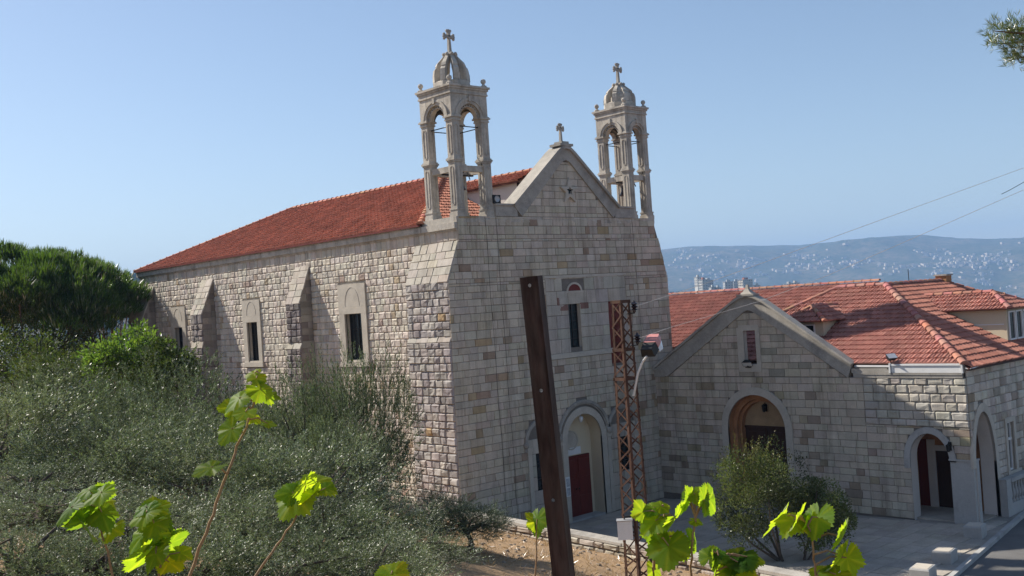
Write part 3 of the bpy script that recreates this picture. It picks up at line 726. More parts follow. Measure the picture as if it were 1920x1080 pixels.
def ridge_tiles(parent, a, b, mat, cols, rnd, L=.42, r=.13, up=Vector((0, 0, 1))):
    a, b = Vector(a), Vector(b); d = (b - a); n = max(1, int(d.length / L)); d.normalize(); s = d.cross(up).normalized(); nn = s.cross(d).normalized(); L = (b - a).length / n
    for k in range(n):
        mb = MB(); mb.col = tuple(x * (1 + rnd.uniform(-.15, .15)) for x in rnd.choice(cols)); rings = []
        for t, rr_ in ((0, r * 1.22), (.07, r * 1.22), (.075, r * 1.02), (1.06, r * .92)):
            p = a + d * (L * (k + t)); rings.append([p + s * (rr_ * cos(pi * j / 6)) + nn * (rr_ * sin(pi * j / 6) * .8 - .02) for j in range(7)])
        mb.loft(rings, False, False); mb.face(rings[0]); obj('ridge_tile', mb, mat, parent)
RED = [(.50, .195, .12), (.465, .175, .105), (.53, .21, .132), (.485, .185, .112)]
PINK = [(.44, .19, .145), (.42, .178, .135), (.46, .205, .155), (.43, .186, .142), (.40, .168, .128), (.45, .21, .157)]
rr = random.Random(21)
E0, RZ, RX, RY0, RY1 = 11.86, 14.72, 5.72, 7.6, 20.6
mb = MB(); ea = (-.22, 2.0, E0); eb = (-.22, 28.3, E0); ec = (11.66, 28.3, E0); ed = (11.66, 2.0, E0); ra = (RX, RY0, RZ); rb = (RX, RY1, RZ)
for q in ((ea, ra, rb, eb), (ed, ra, ea), (ec, rb, ra, ed), (eb, rb, ec), (ea, eb, ec, ed)): mb.face(q)
roof = obj('roof', mb, M['roofbase'], church)
frW = Fr((-.22, 28.3, E0 + .01), (0, -1, 0), (RX + .22, 0, RZ - E0)); LW = sqrt((RX + .22) ** 2 + (RZ - E0) ** 2)
tile_roof('roof_tiles', frW, [(0, -.05), (26.3, -.05), (28.3 - RY0, LW), (28.3 - RY1, LW)], .25, .30, RED, roof, M['tile'], church, rr)
frS = Fr((-.22, 2.0, E0 + .01), (1, 0, 0), (0, RY0 - 2.0, RZ - E0)); LS = sqrt((RY0 - 2) ** 2 + (RZ - E0) ** 2)
tile_roof('roof_tiles', frS, [(0, -.05), (11.88, -.05), (RX + .22, LS)], .25, .34, RED, roof, M['tile'], church, rr)
ridge_tiles(roof, (RX, RY0, RZ + .05), (RX, RY1, RZ + .05), M['tile'], RED, rr)
ridge_tiles(roof, (-.2, 2.0, E0 + .08), (RX, RY0, RZ + .06), M['tile'], RED, rr)
ridge_tiles(roof, (-.2, 28.3, E0 + .06), (RX, RY1, RZ + .06), M['tile'], RED, rr)
mb = MB(); mb.box((-.27, 2.0, E0 - .03), (-.2, 28.3, E0 + .035)); obj('eaves_board', mb, M['redwood'], roof)
# dormer behind the gable
dm = part_empty('dormer', church)
mb = MB(); mb.box((4.72, 1.62, 11.9), (6.72, 7.4, 13.62)); mb.extrude([(4.72, 1.62, 13.62), (6.72, 1.62, 13.62), (5.72, 1.62, 14.08)], (0, 4.5, 0)); obj('wall', mb, M['whitewall'], dm)
mb = MB(); zz = 13.66
for sx in (-1, 1):
    e = Vector((5.72 + sx * 1.2, 1.35, zz)); rg = Vector((5.72, 1.35, 14.2))
    mb.extrude([e, rg, rg + Vector((0, 0, -.06)), e + Vector((0, 0, -.06))], (0, 5.6, 0))
obj('roof', mb, M['roofbase'], dm)
fd = Fr((4.5, 7.0, zz + .01), (0, -1, 0), (1.22, 0, .54)); tile_roof('roof_tiles', fd, [(0, 0), (5.68, 0), (5.68, 1.33), (0, 1.33)], .25, .32, RED, dm, M['tile'], church, rr)
ridge_tiles(dm, (5.72, 1.3, 14.22), (5.72, 6.6, 14.22), M['tile'], RED, rr, r=.11)
fg = Fr((0, 1.62, 0), (1, 0, 0), (0, 0, 1))
mb = MB(); slab(mb, fg, 4.95, 5.62, 12.75, 13.45, .0, .03); obj('window', mb, M['glass'], dm)
mb = MB()
for a, b, c_, d in ((4.72, 4.82, 12.3, 13.62), (4.88, 4.95, 12.7, 13.5), (5.62, 5.69, 12.7, 13.5), (4.95, 5.62, 13.45, 13.52), (5.38, 5.48, 13.6, 14.0), (4.72, 6.7, 13.58, 13.64)): slab(mb, fg, a, b, c_, d, -.01, .05)
obj('timber_frame', mb, M['darkwood'], dm)

# bell towers
def bell_tower(x0, y0, sx, sy, seed, filled, hs, z0=12.02):
    tw = part_empty('bell_tower', church); wd = .37 if sx > 1.7 else .33; wdy = .37
    for ix in (0, 1):
        for iy in (0, 1):
            mb = MB(); ax = x0 + ix * (sx - wd); ay = y0 + iy * (sy - wdy)
            def blk(z1, z2, e): mb.box((ax - e, ay - e, z1), (ax + wd + e, ay + wdy + e, z2))
            blk(z0, z0 + .16, .05); blk(z0 + .16, z0 + .26, .025); blk(z0 + .26, z0 + .31, .045); blk(z0 + .31, z0 + 2.06, 0)
            blk(z0 + 2.06, z0 + 2.12, .03); blk(z0 + 2.12, z0 + 2.19, .06); blk(z0 + 2.19, z0 + 2.24, .03); blk(z0 + 2.24, z0 + 3.62, -.004)
            blk(z0 + 3.62, z0 + 3.68, .03); blk(z0 + 3.68, z0 + 3.74, .015); blk(z0 + 3.74, z0 + 3.80, .07); blk(z0 + 3.80, z0 + 3.84, .04); blk(z0 + 3.84, z0 + 4.52, .0)
            for fr, ww in ((Fr((ax, ay, z0), (1, 0, 0), (0, 0, 1)), wd), (Fr((ax, ay + wdy, z0), (0, -1, 0), (0, 0, 1)), wdy)):
                for a, b in ((.45, 1.92), (2.36, 3.5)):
                    c0 = ww / 2; hw = ww * .26
                    o = [(c0 + hw, a + hw), (c0 + hw, b - hw)] + arc((c0, b - hw), hw, 0, pi, 8)[1:] + [(c0 - hw, a + hw)] + arc((c0, a + hw), hw, pi, 2 * pi, 8)[1:]
                    t = .028; hi_ = hw - t
                    i_ = [(c0 + hi_, a + hw), (c0 + hi_, b - hw)] + arc((c0, b - hw), hi_, 0, pi, 8)[1:] + [(c0 - hi_, a + hw)] + arc((c0, a + hw), hi_, pi, 2 * pi, 8)[1:]
                    band(mb, fr, o, i_, -.008, .018)
            obj('pillar', mb, M['weather'], tw)
    zs = z0 + 3.76
    mbA, mbT = MB(), MB()
    for (o, u, s, wp) in (((x0, y0, 0), (1, 0, 0), sx, wd), ((x0, y0 + sy, 0), (0, -1, 0), sy, wdy), ((x0 + sx, y0 + sy, 0), (-1, 0, 0), sx, wd), ((x0 + sx, y0, 0), (0, 1, 0), sy, wdy)):
        fr = Fr(o, u, Z); c0 = (s / 2, zs); r = (s - 2 * wp) / 2 - .005
        inner = arc(c0, r, 0, pi, 20); outer = [(min(max(c0[0] + (p[0] - c0[0]) * 1.0, wp), s - wp), z0 + 4.52) for p in inner]
        band(mbA, fr, outer, inner, -.36, -.004)
        band(mbT, fr, arc(c0, r + .20, 0, pi, 20), arc(c0, r + .12, 0, pi, 20), -.02, .055); band(mbT, fr, arc(c0, r + .12, 0, pi, 20), arc(c0, r, 0, pi, 20), -.02, .025)
        slab(mbT, fr, c0[0] - .06, c0[0] + .06, zs + r + .06, zs + r + .27, 0, .09)
        band(mbT, fr, arc(c0, r - .005, 0, pi, 20), arc(c0, r - .03, 0, pi, 20), -.28, -.06); band(mbT, fr, arc(c0, r - .085, 0, pi, 20), arc(c0, r - .115, 0, pi, 20), -.28, -.06)
        for k in range(12):
            a0 = pi * (k + .5) / 12; band(mbT, fr, arc(c0, r - .025, a0 - .05, a0 + .05, 1), arc(c0, r - .09, a0 - .06, a0 + .06, 1), -.28, -.06)
    obj('arch', mbA, M['weather'], tw); obj('archivolt', mbT, M['weather'], tw)
    mb = MB()
    for z1, z2, e in ((4.52, 4.64, .0), (4.64, 4.70, .04), (4.70, 4.82, .02), (4.82, 4.90, .06), (4.90, 4.98, .11)): mb.box((x0 - e, y0 - e, z0 + z1), (x0 + sx + e, y0 + sy + e, z0 + z2))
    obj('cornice', mb, M['weather'], tw)
    for ix in (0, 1):
        for iy in (0, 1):
            mb = MB(); p = Vector((x0 + ix * sx + (.06 if ix == 0 else -.06), y0 + iy * sy + (.06 if iy == 0 else -.06), z0 + 4.98))
            mb.lathe([(.13, 0), (.13, .06), (.06, .10), (.05, .15)], p, 10); mb.ball(p + Vector((0, 0, .24)), .105, 10, 7); obj('ball_finial', mb, M['weather'], tw, smooth=False)
    mb = MB(); mb.box((x0 + wd, y0 + .08, z0 + 1.72), (x0 + sx - wd, y0 + .26, z0 + 1.94)); mb.box((x0 + .08, y0 + wdy, z0 + 1.72), (x0 + .26, y0 + sy - wdy, z0 + 1.94)); mb.box((x0 + wd, y0 + sy - .26, z0 + 1.72), (x0 + sx - wd, y0 + sy - .08, z0 + 1.94)); mb.box((x0 + sx - .26, y0 + wdy, z0 + 1.72), (x0 + sx - .08, y0 + sy - wdy, z0 + 1.94))
    obj('tie_beam', mb, M['weather'], tw)
    mb = MB(); zr = z0 + 3.45; e = .2
    for a, b in (((x0 + e, y0 + e), (x0 + sx - e, y0 + e)), ((x0 + e, y0 + sy - e), (x0 + sx - e, y0 + sy - e)), ((x0 + e, y0 + e), (x0 + e, y0 + sy - e)), ((x0 + sx - e, y0 + e), (x0 + sx - e, y0 + sy - e))): mb.tube([(a[0], a[1], zr), (b[0], b[1], zr)], .02, 6)
    obj('tie_rod', mb, M['iron'], tw)
    cx, cy = x0 + sx / 2, y0 + sy / 2
    mb = MB(); mb.lathe([(.02, .52), (.12, .5), (.17, .4), (.2, .2), (.27, .05), (.31, 0), (.26, .0), (.02, .3)], (cx, cy, z0 + 1.12), 16); obj('bell', mb, M['bronze'], tw)
    mb = MB(); mb.box((x0 + .15, cy - .05, z0 + 1.66), (x0 + sx - .15, cy + .05, z0 + 1.72)); mb.tube([(cx + .3, cy - .35, z0 + 1.5), (cx + .34, cy - .1, z0 + 1.95), (cx + .3, cy + .3, z0 + 1.6)], .025, 6); mb.tube([(x0 + sx - .3, y0 + .1, z0 + 2.2), (x0 + sx - .45, y0 + .12, z0 + 1.9), (x0 + sx - .28, y0 + .1, z0 + 1.75)], .03, 6)
    obj('bell_frame', mb, M['iron'], tw)
    dome = part_empty('dome', tw) if False else tw
    mb = MB(); zd = z0 + 4.98
    mb.loft([[Vector((cx + r * cos(pi / 8 + k * pi / 4), cy + r * sin(pi / 8 + k * pi / 4), z)) for k in range(8)] for r, z in ((.75, zd), (.75, zd + .26), (.71, zd + .29))], True)
    obj('drum', mb, M['weather'], tw)
    HS = lambda q: [(r, .29 + (z - .29) * hs * 1.0) for r, z in q]
    op = [(.72, .29), (.72, .55), (.68, .78), (.58, .90), (.60, .93), (.55, 1.05), (.40, 1.22), (.27, 1.38), (.19, 1.46)]
    ip = [(.48, .29), (.47, .50), (.43, .70), (.36, .80), (.35, .84), (.30, .96), (.19, 1.12), (.10, 1.24), (.06, 1.32)]
    op, ip = HS(op), HS(ip); wds = [.115, .108, .10, .095, .10, .085, .075, .062, .052]
    for k in range(8):
        a = k * pi / 4 + pi / 8; d = Vector((cos(a), sin(a), 0)); s = Vector((-sin(a), cos(a), 0)); mb = MB(); c0 = Vector((cx, cy, zd))
        mb.loft([[c0 + d * q[0] + s * w_ + Z * q[1], c0 + d * q[0] - s * w_ + Z * q[1], c0 + d * p[0] - s * w_ * .8 + Z * p[1], c0 + d * p[0] + s * w_ * .8 + Z * p[1]] for q, p, w_ in zip(op, ip, wds)], True)
        mb.ball(c0 + d * .24 + Z * (op[-1][1] - .01), .075, 8, 5)
        obj('dome_rib', mb, M['weather'], tw)
        if k in filled:
            a2 = a + pi / 4; d2 = Vector((cos(a2), sin(a2), 0)); mb = MB()
            for (q, q2) in zip(op, op[1:]):
                mb.face([c0 + d * (q[0] - .05) + Z * q[1], c0 + d2 * (q[0] - .05) + Z * q[1], c0 + d2 * (q2[0] - .05) + Z * q2[1], c0 + d * (q2[0] - .05) + Z * q2[1]])
            obj('dome_panel', mb, M['weather'], tw)
    mb = MB(); mb.lathe([(.20, op[-1][1] - .10), (.21, op[-1][1]), (.12, op[-1][1] + .05), (.09, op[-1][1] + .09)], (cx, cy, zd), 10); obj('dome_cap', mb, M['weather'], tw)
    bud_cross('cross', (cx, cy, zd + op[-1][1] + .04), .90, .50, M['coping'], tw)
bell_tower(.08, .04, 1.82, 1.86, 1, (), .94)
bell_tower(10.0, .04, 1.44, 1.72, 2, (4, 5, 6), .72)
sp = thing('loudspeaker', 'small black box loudspeaker standing on the church front parapet', 'loudspeaker', (2.05, .1, 12.52))
mb = MB(); mb.box((1.86, -.02, 12.53), (2.24, .28, 12.86)); obj('cabinet', mb, M['black'], sp)
mb = MB(); mb.lathe([(.13, 0), (.12, .02), (.05, -.01), (.01, .0)], (0, 0, 0), 14); mb.v = [(2.05 + x, -.022 - z, 12.7 + y) for x, y, z in mb.v]; obj('speaker_cone', mb, M['greymetal'], sp)
ST.finish(church)

# ================================================================== THE ANNEX
XA, YS = 10.8, -13.76
annex = thing('annex_building', 'lower stone annex with gabled wall, pointed arches and faded pink tiled roofs', 'building', (XA, YS, 0))
SA = Masonry(12)
AW = Fr((XA, 0, 0), (0, -1, 0), Z); AS = Fr((XA, YS, 0), (1, 0, 0), Z)
LS_ = 13.76
slit = rect_hole(4.78, 5.35, 5.55, 6.92); nich = arch_hole(5.1, 1.36, -1, 2.95); warch = arch_hole(12.26, .73, -1, 2.08, 1.32)
mb = MB()
backing(mb, AW, 0.02, LS_, -.4, 5.05, [nich, warch], step=.05)
backing(mb, AW, .3, 9.6, 5.05, 8.2, [slit], [(.55, 5.05), (9.4, 5.05), (5.1, 7.95)], step=.06)
mb.face([(XA + .5, -.5, 5.0), (XA + .5, -9.4, 5.0), (XA + .5, -9.4, 5.5), (XA + .5, -5.7, 7.75), (XA + .5, -5.7, 5.0)][:0] or [(XA + .18, -.4, 5.0), (XA + .18, -4.75, 5.0), (XA + .18, -4.75, 7.6)])
mb.face([(XA + .18, -5.38, 5.0), (XA + .18, -9.5, 5.0), (XA + .18, -5.38, 7.6)])
mb.face([(XA + .18, -4.75, 5.0), (XA + .18, -5.38, 5.0), (XA + .18, -5.38, 5.55), (XA + .18, -4.75, 5.55)]); mb.face([(XA + .18, -4.75, 6.92), (XA + .18, -5.38, 6.92), (XA + .18, -5.1, 7.9)])
awall = obj('west_wall', mb, M['mortar'], annex)
rnd = random.Random(8); HA = []; v = -.05
while v < 8.3: h = rnd.choice((.25, .27, .29, .31)); HA.append((v, v + h)); v += h
ah = [arch_hole(5.1, 1.66, -1, 2.95), arch_hole(12.26, .97, 2.0, 2.08, 1.25), rect_hole(11.53, 12.99, -1, 2.1), rect_hole(12.98, 13.8, -1, 2.15)]
SA.lay(awall, AW, .02, 9.9, -.05, 5.03, PAL_ANNEX, 'flat', wr=(.25, .72), depth=.028, holes=ah, heights=HA)
SA.lay(awall, AW, 9.9, LS_, 3.3, 5.03, [(.7, (.52, .48, .42), .1), (.3, (.46, .42, .36), .1)], 'rough', wr=(.34, .58), depth=.05, holes=ah, heights=HA, gap=.02)
SA.lay(awall, AW, 9.9, LS_, -.05, 3.3, PAL_ANNEX, 'flat', wr=(.34, .62), depth=.024, holes=ah, heights=HA)
SA.lay(awall, AW, .3, 9.8, 5.03, 7.8, PAL_ANNEX[:3] + [(.1, (.37, .33, .27), .1)], 'flat', wr=(.4, .8), depth=.02, heights=HA, holes=[rect_hole(4.47, 5.54, 5.24, 7.05)], region=[(.75, 5.03), (9.25, 5.03), (5.4, 7.62), (4.75, 7.62)])
# gable coping
mb = MB()
gi = [(.70, 5.03), (4.62, 7.50), (4.88, 7.68), (5.08, 7.75), (5.28, 7.70), (5.55, 7.53), (9.33, 5.03)]
go = [(.06, 5.38), (4.35, 8.02), (4.75, 8.22), (5.1, 8.30), (5.45, 8.22), (5.85, 8.02), (9.52, 5.50)]
band(mb, AW, go, gi, -.2, .07)
g2 = [(.0, 5.46), (4.32, 8.11), (4.72, 8.32), (5.1, 8.40), (5.48, 8.32), (5.88, 8.11), (9.58, 5.57)]
band(mb, AW, g2, go, -.24, .18)
slab(mb, AW, -.02, .62, 5.03, 5.30, -.3, .08); slab(mb, AW, -.02, .5, 5.30, 5.40, -.3, .16)
slab(mb, AW, 4.70, 5.50, 8.33, 8.40, -.24, .20)
obj('gable_coping', mb, M['coping'], annex)
mb = MB(); mb.loft([[AW.p(5.1 + i * a, zz, -.03 + j * b) for i, j in ((-1, -1), (1, -1), (1, 1), (-1, 1))] for a, b, zz in ((.30, .18, 8.402), (.16, .12, 8.50), (.07, .07, 8.62), (.04, .04, 8.78))], True); obj('finial', mb, M['coping'], annex)
# slit window: an opening one looks through
mb = MB(); reveal(mb, AW, 4.78, 5.35, 5.55, 6.92, .0, -.2)
for a, b, c_, d in ((4.47, 4.78, 5.24, 7.05), (5.35, 5.54, 5.24, 7.05), (4.78, 5.35, 5.24, 5.55), (4.78, 5.35, 6.92, 7.05)): slab(mb, AW, a, b, c_, d, -.02, .045)
slab(mb, AW, 4.55, 5.5, 7.052, 7.14, -.02, .03)
obj('gable_opening', mb, M['smooth'], annex)
# round headed niche with the door behind the bush
nic = part_empty('niche', annex)
mb = MB(); ai = [(6.46, -.1)] + arc((5.1, 2.95), 1.36, 0, pi, 22) + [(3.74, -.1)]; ao = [(6.77, -.1)] + arc((5.1, 2.95), 1.67, 0, pi, 22) + [(3.43, -.1)]
band(mb, AW, ao, ai, -.03, .07); obj('arch_trim', mb, M['smooth'], nic)
mb = MB()
def sweep(curve, d0, d1):
    for k in range(len(curve) - 1): mb.face([AW.p(*curve[k], d0), AW.p(*curve[k + 1], d0), AW.p(*curve[k + 1], d1), AW.p(*curve[k], d1)])
a2 = [(6.26, -.1)] + arc((5.1, 2.95), 1.16, 0, pi, 22) + [(3.94, -.1)]; a3 = [(6.14, -.1)] + arc((5.1, 2.95), 1.04, 0, pi, 22) + [(4.06, -.1)]
sweep(ai, .07, -.30); band(mb, AW, ai, a2, -.34, -.30); sweep(a2, -.3, -.48); band(mb, AW, a2, a3, -.52, -.48); sweep(a3, -.48, -.72)
obj('stepped_reveal', mb, M['terra'], nic)
mb = MB(); pl = [(4.0, 2.95), (6.2, 2.95)] + arc((5.1, 2.95), 1.1, 0, pi, 16)[1:-1]; mb.face([AW.p(a, b, -.7) for a, b in pl]); obj('tympanum', mb, M['tan'], nic)
for k in range(2):
    mb = MB(); x0 = 4.05 + k * 1.06; slab(mb, AW, x0, x0 + 1.04, -.1, 2.86, -.76, -.70)
    for z0, z1 in ((.1, 1.0), (1.15, 2.0), (2.12, 2.72)): slab(mb, AW, x0 + .13, x0 + .91, z0, z1, -.70, -.67)
    obj('door_leaf', mb, M['darkwood'], nic)
mb = MB(); slab(mb, AW, 4.0, 6.2, 2.86, 2.96, -.72, -.64); obj('lintel', mb, M['darkwood'], nic)
wl = thing('wall_lantern', 'black wall lantern in the arched niche behind the bushy courtyard shrub', 'wall lamp', AW.p(5.15, 3.7, -.69), None)
mb = MB(); slab(mb, AW, 5.11, 5.19, 3.55, 3.85, -.70, -.67); mb.tube([AW.p(5.15, 3.8, -.68), AW.p(5.15, 3.92, -.6), AW.p(5.15, 3.86, -.52)], .015, 6); obj('bracket', mb, M['black'], wl)
mb = MB(); mb.lathe([(.02, .2), (.1, .13), (.09, .1), (.065, -.1), (.03, -.14)], AW.p(5.15, 3.68, -.52), 8); obj('lantern_body', mb, M['black'], wl)
# west cornice: moulded stone, gutter and the long grey awning box
mb = MB(); x = 9.55
while x < 13.6:
    L = min(rr.uniform(.8, 1.3), 13.66 - x)
    slab(mb, AW, x + .004, x + L - .004, 5.03, 5.14, -.3, .055); slab(mb, AW, x + .004, x + L - .004, 5.142, 5.20, -.3, .075); x += L
slab(mb, AW, 9.5, 11.05, 5.202, 5.37, -.3, .07)
obj('cornice', mb, M['coping'], annex)
aw = tag(obj('awning_box', (lambda m: (slab(m, AW, 11.08, 13.62, 5.215, 5.47, -.15, .055), slab(m, AW, 11.06, 13.64, 5.472, 5.53, -.16, .085), m)[-1])(MB()), M['whitepaint'], None, AW.p(12.3, 5.26, .1)), 'long grey metal awning box along the annex wall top, right of the gable', 'awning')
for u0 in (11.0, 13.645): mb = MB(); slab(mb, AW, u0, u0 + .055, 5.205, 5.56, -.16, .10); obj('end_cap', mb, M['whitepaint'], aw)
mb = MB(); mb.tube([AW.p(9.6, 5.44, -.02), AW.p(11.0, 5.43, -.02)], .055, 8); obj('gutter', mb, M['greymetal'], annex)
mb = MB(); mb.tube([AW.p(13.74, 5.36, -.05), AS.p(.9, 5.42, .22)], .001, 4) if False else mb.loft([[AS.p(-.12, 5.33, .22), AS.p(.95, 5.42, .22), AS.p(.95, 5.46, .05), AS.p(-.12, 5.37, .05)], [AS.p(-.12, 5.36, .22), AS.p(.95, 5.45, .22), AS.p(.95, 5.49, .05), AS.p(-.12, 5.40, .05)]], True); obj('gutter', mb, M['whitepaint'], annex)
# white corner pier, pointed arches, porch
mb = MB(); slab(mb, AW, 12.99, 13.79, -.35, 2.14, -.45, .02); slab(mb, AW, 12.95, 13.82, 2.14, 2.2, -.45, .05); obj('corner_pier', mb, M['concrete'], annex)
mb = MB(); aO = [(13.21, 2.14)] + arc((12.26, 2.1), .95, 0, pi, 18, 1.25) + [(11.31, 1.9)]; aI = [(12.99, 2.14)] + arc((12.26, 2.1), .73, 0, pi, 18, 1.32) + [(11.53, 1.9)]
band(mb, AW, aO, aI, -.03, .06); slab(mb, AW, 11.31, 11.53, 1.78, 1.9, -.02, .06); obj('arch_trim', mb, M['concrete'], annex)
mb = MB(); cu = [(12.99, -.4)] + arc((12.26, 2.1), .73, 0, pi, 18, 1.32) + [(11.53, -.4)]; sweep(cu, .0, -.5); obj('arch_reveal', mb, M['whitewall'], annex)
sarch = arch_hole(.98, .83, -1, 1.9, 2.25)
mb = MB(); sw = [rect_hole(2.97, 3.53, 1.35, 3.12), rect_hole(4.62, 5.2, 1.35, 3.12), rect_hole(6.6, 7.2, 1.35, 3.12)]
backing(mb, AS, .02, 12.0, -.5, 5.35, [sarch] + sw, step=.05); swall = obj('south_wall', mb, M['mortar'], annex)
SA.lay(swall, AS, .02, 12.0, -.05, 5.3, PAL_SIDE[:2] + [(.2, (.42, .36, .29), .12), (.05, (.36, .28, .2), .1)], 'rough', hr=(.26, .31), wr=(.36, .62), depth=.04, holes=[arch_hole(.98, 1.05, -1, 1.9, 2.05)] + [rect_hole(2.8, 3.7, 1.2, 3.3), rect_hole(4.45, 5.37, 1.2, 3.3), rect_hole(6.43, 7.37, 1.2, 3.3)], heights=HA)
mb = MB(); aO = [(2.04, -.3)] + arc((.98, 1.9), 1.06, 0, pi, 20, 2.05) + [(-.0, 1.9)]; aI = [(1.81, -.3)] + arc((.98, 1.9), .83, 0, pi, 20, 2.25) + [(.15, 1.9)]
band(mb, AS, aO, aI, -.03, .07); obj('arch_trim', mb, M['smooth'], annex)
mb = MB(); cu = [(1.81, -.5)] + arc((.98, 1.9), .83, 0, pi, 20, 2.25) + [(.15, -.5)]
for k in range(len(cu) - 1): mb.face([AS.p(*cu[k], .07), AS.p(*cu[k + 1], .07), AS.p(*cu[k + 1], -.5), AS.p(*cu[k], -.5)])
obj('arch_reveal', mb, M['whitewall'], annex)
for u0 in (2.97, 4.62, 6.6):
    wn = window(annex, AS, u0, u0 + .57, 1.35, 3.12, .12, M['smooth'], M['glass'], (2, 1), .06, bar_mat=M['whitepaint'])
    mb = MB(); slab(mb, AS, u0, u0 + .57, 2.45, 2.53, -.12, -.05); obj('transom', mb, M['whitepaint'], wn)
    mb = MB()
    for a, b, c_, d in ((u0 - .17, u0, 1.2, 3.3), (u0 + .57, u0 + .75, 1.2, 3.3), (u0, u0 + .57, 3.12, 3.3), (u0, u0 + .57, 1.2, 1.35)): slab(mb, AS, a, b, c_, d, -.02, .06)
    obj('surround', mb, M['smooth'], wn)
# porch interior
mb = MB()
mb.box((11.3, -13.3, 3.95), (15.2, -10.6, 4.05)); mb.box((13.0, -13.3, -.5), (13.1, -12.35, 3.95)); mb.box((13.0, -11.4, -.5), (13.1, -11.14, 3.95)); mb.box((13.0, -12.35, 2.15), (13.1, -11.4, 3.95)); mb.box((13.0, -11.14, 2.5), (13.1, -10.6, 3.95)); mb.box((11.3, -10.7, -.5), (13.1, -10.6, 3.95))
obj('porch_wall', mb, M['terra'], annex)
mb = MB(); mb.box((12.94, -11.42, -.4), (13.0, -11.12, 2.5)); mb.box((12.94, -12.42, 2.1), (13.0, -11.42, 2.3)); obj('door_frame', mb, M['whitewall'], annex)
mb = MB(); mb.box((13.0, -11.14, -.4), (13.06, -10.72, 2.5)); obj('red_door', mb, M['redwood'], annex)
mb = MB(); mb.box((13.04, -12.35, -.4), (13.08, -11.42, 2.15)); obj('doorway_shade', mb, M['darkwood'], annex)  # dark panel standing in for the shade inside an open doorway
mb = MB(); mb.box((11.0, -13.7, -.5), (15.4, -10.62, -.02)); obj('porch_floor', mb, M['paving'], annex)

# annex roofs
ac = rr
TS = []
AX0, AE, ARX, ARZ, SO, NO = 10.55, 5.36, 16.3, 8.38, -13.97, -.25
slope = (ARZ - AE) / (ARX - AX0); LR = sqrt((ARZ - AE) ** 2 + (ARX - AX0) ** 2)
mb = MB()
P = lambda x, y: (x, y, AE + slope * (x - AX0))
mb.face([P(10.92, SO + .37), P(10.92, -9.5), P(11.26, -9.5), P(11.26, -.95), P(ARX, -6.0), P(ARX, -8.2)][::-1]); mb.face([P(10.92, SO + .37), P(10.55, SO), (10.92, SO, AE)])
mb.face([(AX0, SO, AE), (27.5, SO, AE), (21.75, -8.2, ARZ), (ARX, -8.2, ARZ)])
mb.face([(27.5, SO, AE), (27.5, -2.4, AE), (21.75, -8.2, ARZ)])
mb.face([(ARX, -8.2, ARZ), (21.75, -8.2, ARZ), (27.5, -2.4, AE), (21, -2.4, AE + .2), (ARX, -6.0, ARZ)])
mb.face([(11.26, -.95, P(11.26, 0)[2]), (21, -.95, P(11.26, 0)[2]), (ARX, -6.0, ARZ)])
aroof = obj('south_roof', mb, M['roofbase'], annex)
frW2 = Fr((AX0, 0, AE + .015), (0, -1, 0), (ARX - AX0, 0, ARZ - AE))
tile_roof('roof_tiles', frW2, [(.65, .40), (13.58, .40), (8.2, LR), (6.0, LR)], .28, .33, PINK, aroof, M['tile'], annex, ac, TS, cut=lambda p: p.x < 11.28 and p.y > -9.5)
frS2 = Fr((AX0, SO, AE + .015), (1, 0, 0), (0, 5.77, ARZ - AE)); LR2 = sqrt(5.77 ** 2 + (ARZ - AE) ** 2)
tile_roof('roof_tiles', frS2, [(0, 0), (16.95, 0), (11.2, LR2), (5.75, LR2)], .28, .36, [(.46, .195, .14), (.48, .215, .155), (.43, .175, .125)], aroof, M['tile'], annex, ac, TS)
ridge_tiles(aroof, (AX0 + .2, SO + .2, AE + .17), (ARX, -8.2, ARZ + .05), M['tile'], PINK, ac, L=.4, r=.14)
ridge_tiles(aroof, (ARX, -8.2, ARZ + .05), (ARX, -6.0, ARZ + .05), M['tile'], PINK, ac, L=.4, r=.13)
ridge_tiles(aroof, (ARX, -6.0, ARZ + .05), (12.4, -2.1, P(12.4, 0)[2] + .06), M['tile'], PINK, ac, L=.42, r=.12)
ridge_tiles(aroof, (ARX, -8.2, ARZ + .05), (21.75, -8.2, ARZ + .05), M['tile'], PINK, ac, L=.42, r=.12)
mb = MB(); mb.box((AX0 - .02, SO - .02, AE - .06), (22, SO + .06, AE + .0)); mb.box((10.86, SO + .4, AE + .06), (10.92, -9.52, AE + .16)); obj('eaves_board', mb, M['darkwood'], aroof)
ch = part_empty('chimney', aroof)
mb = MB(); mb.box((21.45, -8.45, 7.9), (22.0, -7.95, 8.62)); obj('stack', mb, M['roofbase'], aroof) if False else obj('chimney_stack', mb, M['terra'], aroof)
mb = MB(); mb.box((21.4, -8.5, 8.622), (22.05, -7.9, 8.69)); obj('chimney_cap', mb, M['coping'], aroof)
bpy.data.objects.remove(ch)
mb = MB(); mb.tube([(18.4, -8.2, 8.3), (18.4, -8.2, 9.0)], .015, 5); obj('antenna_rod', mb, M['iron'], aroof)
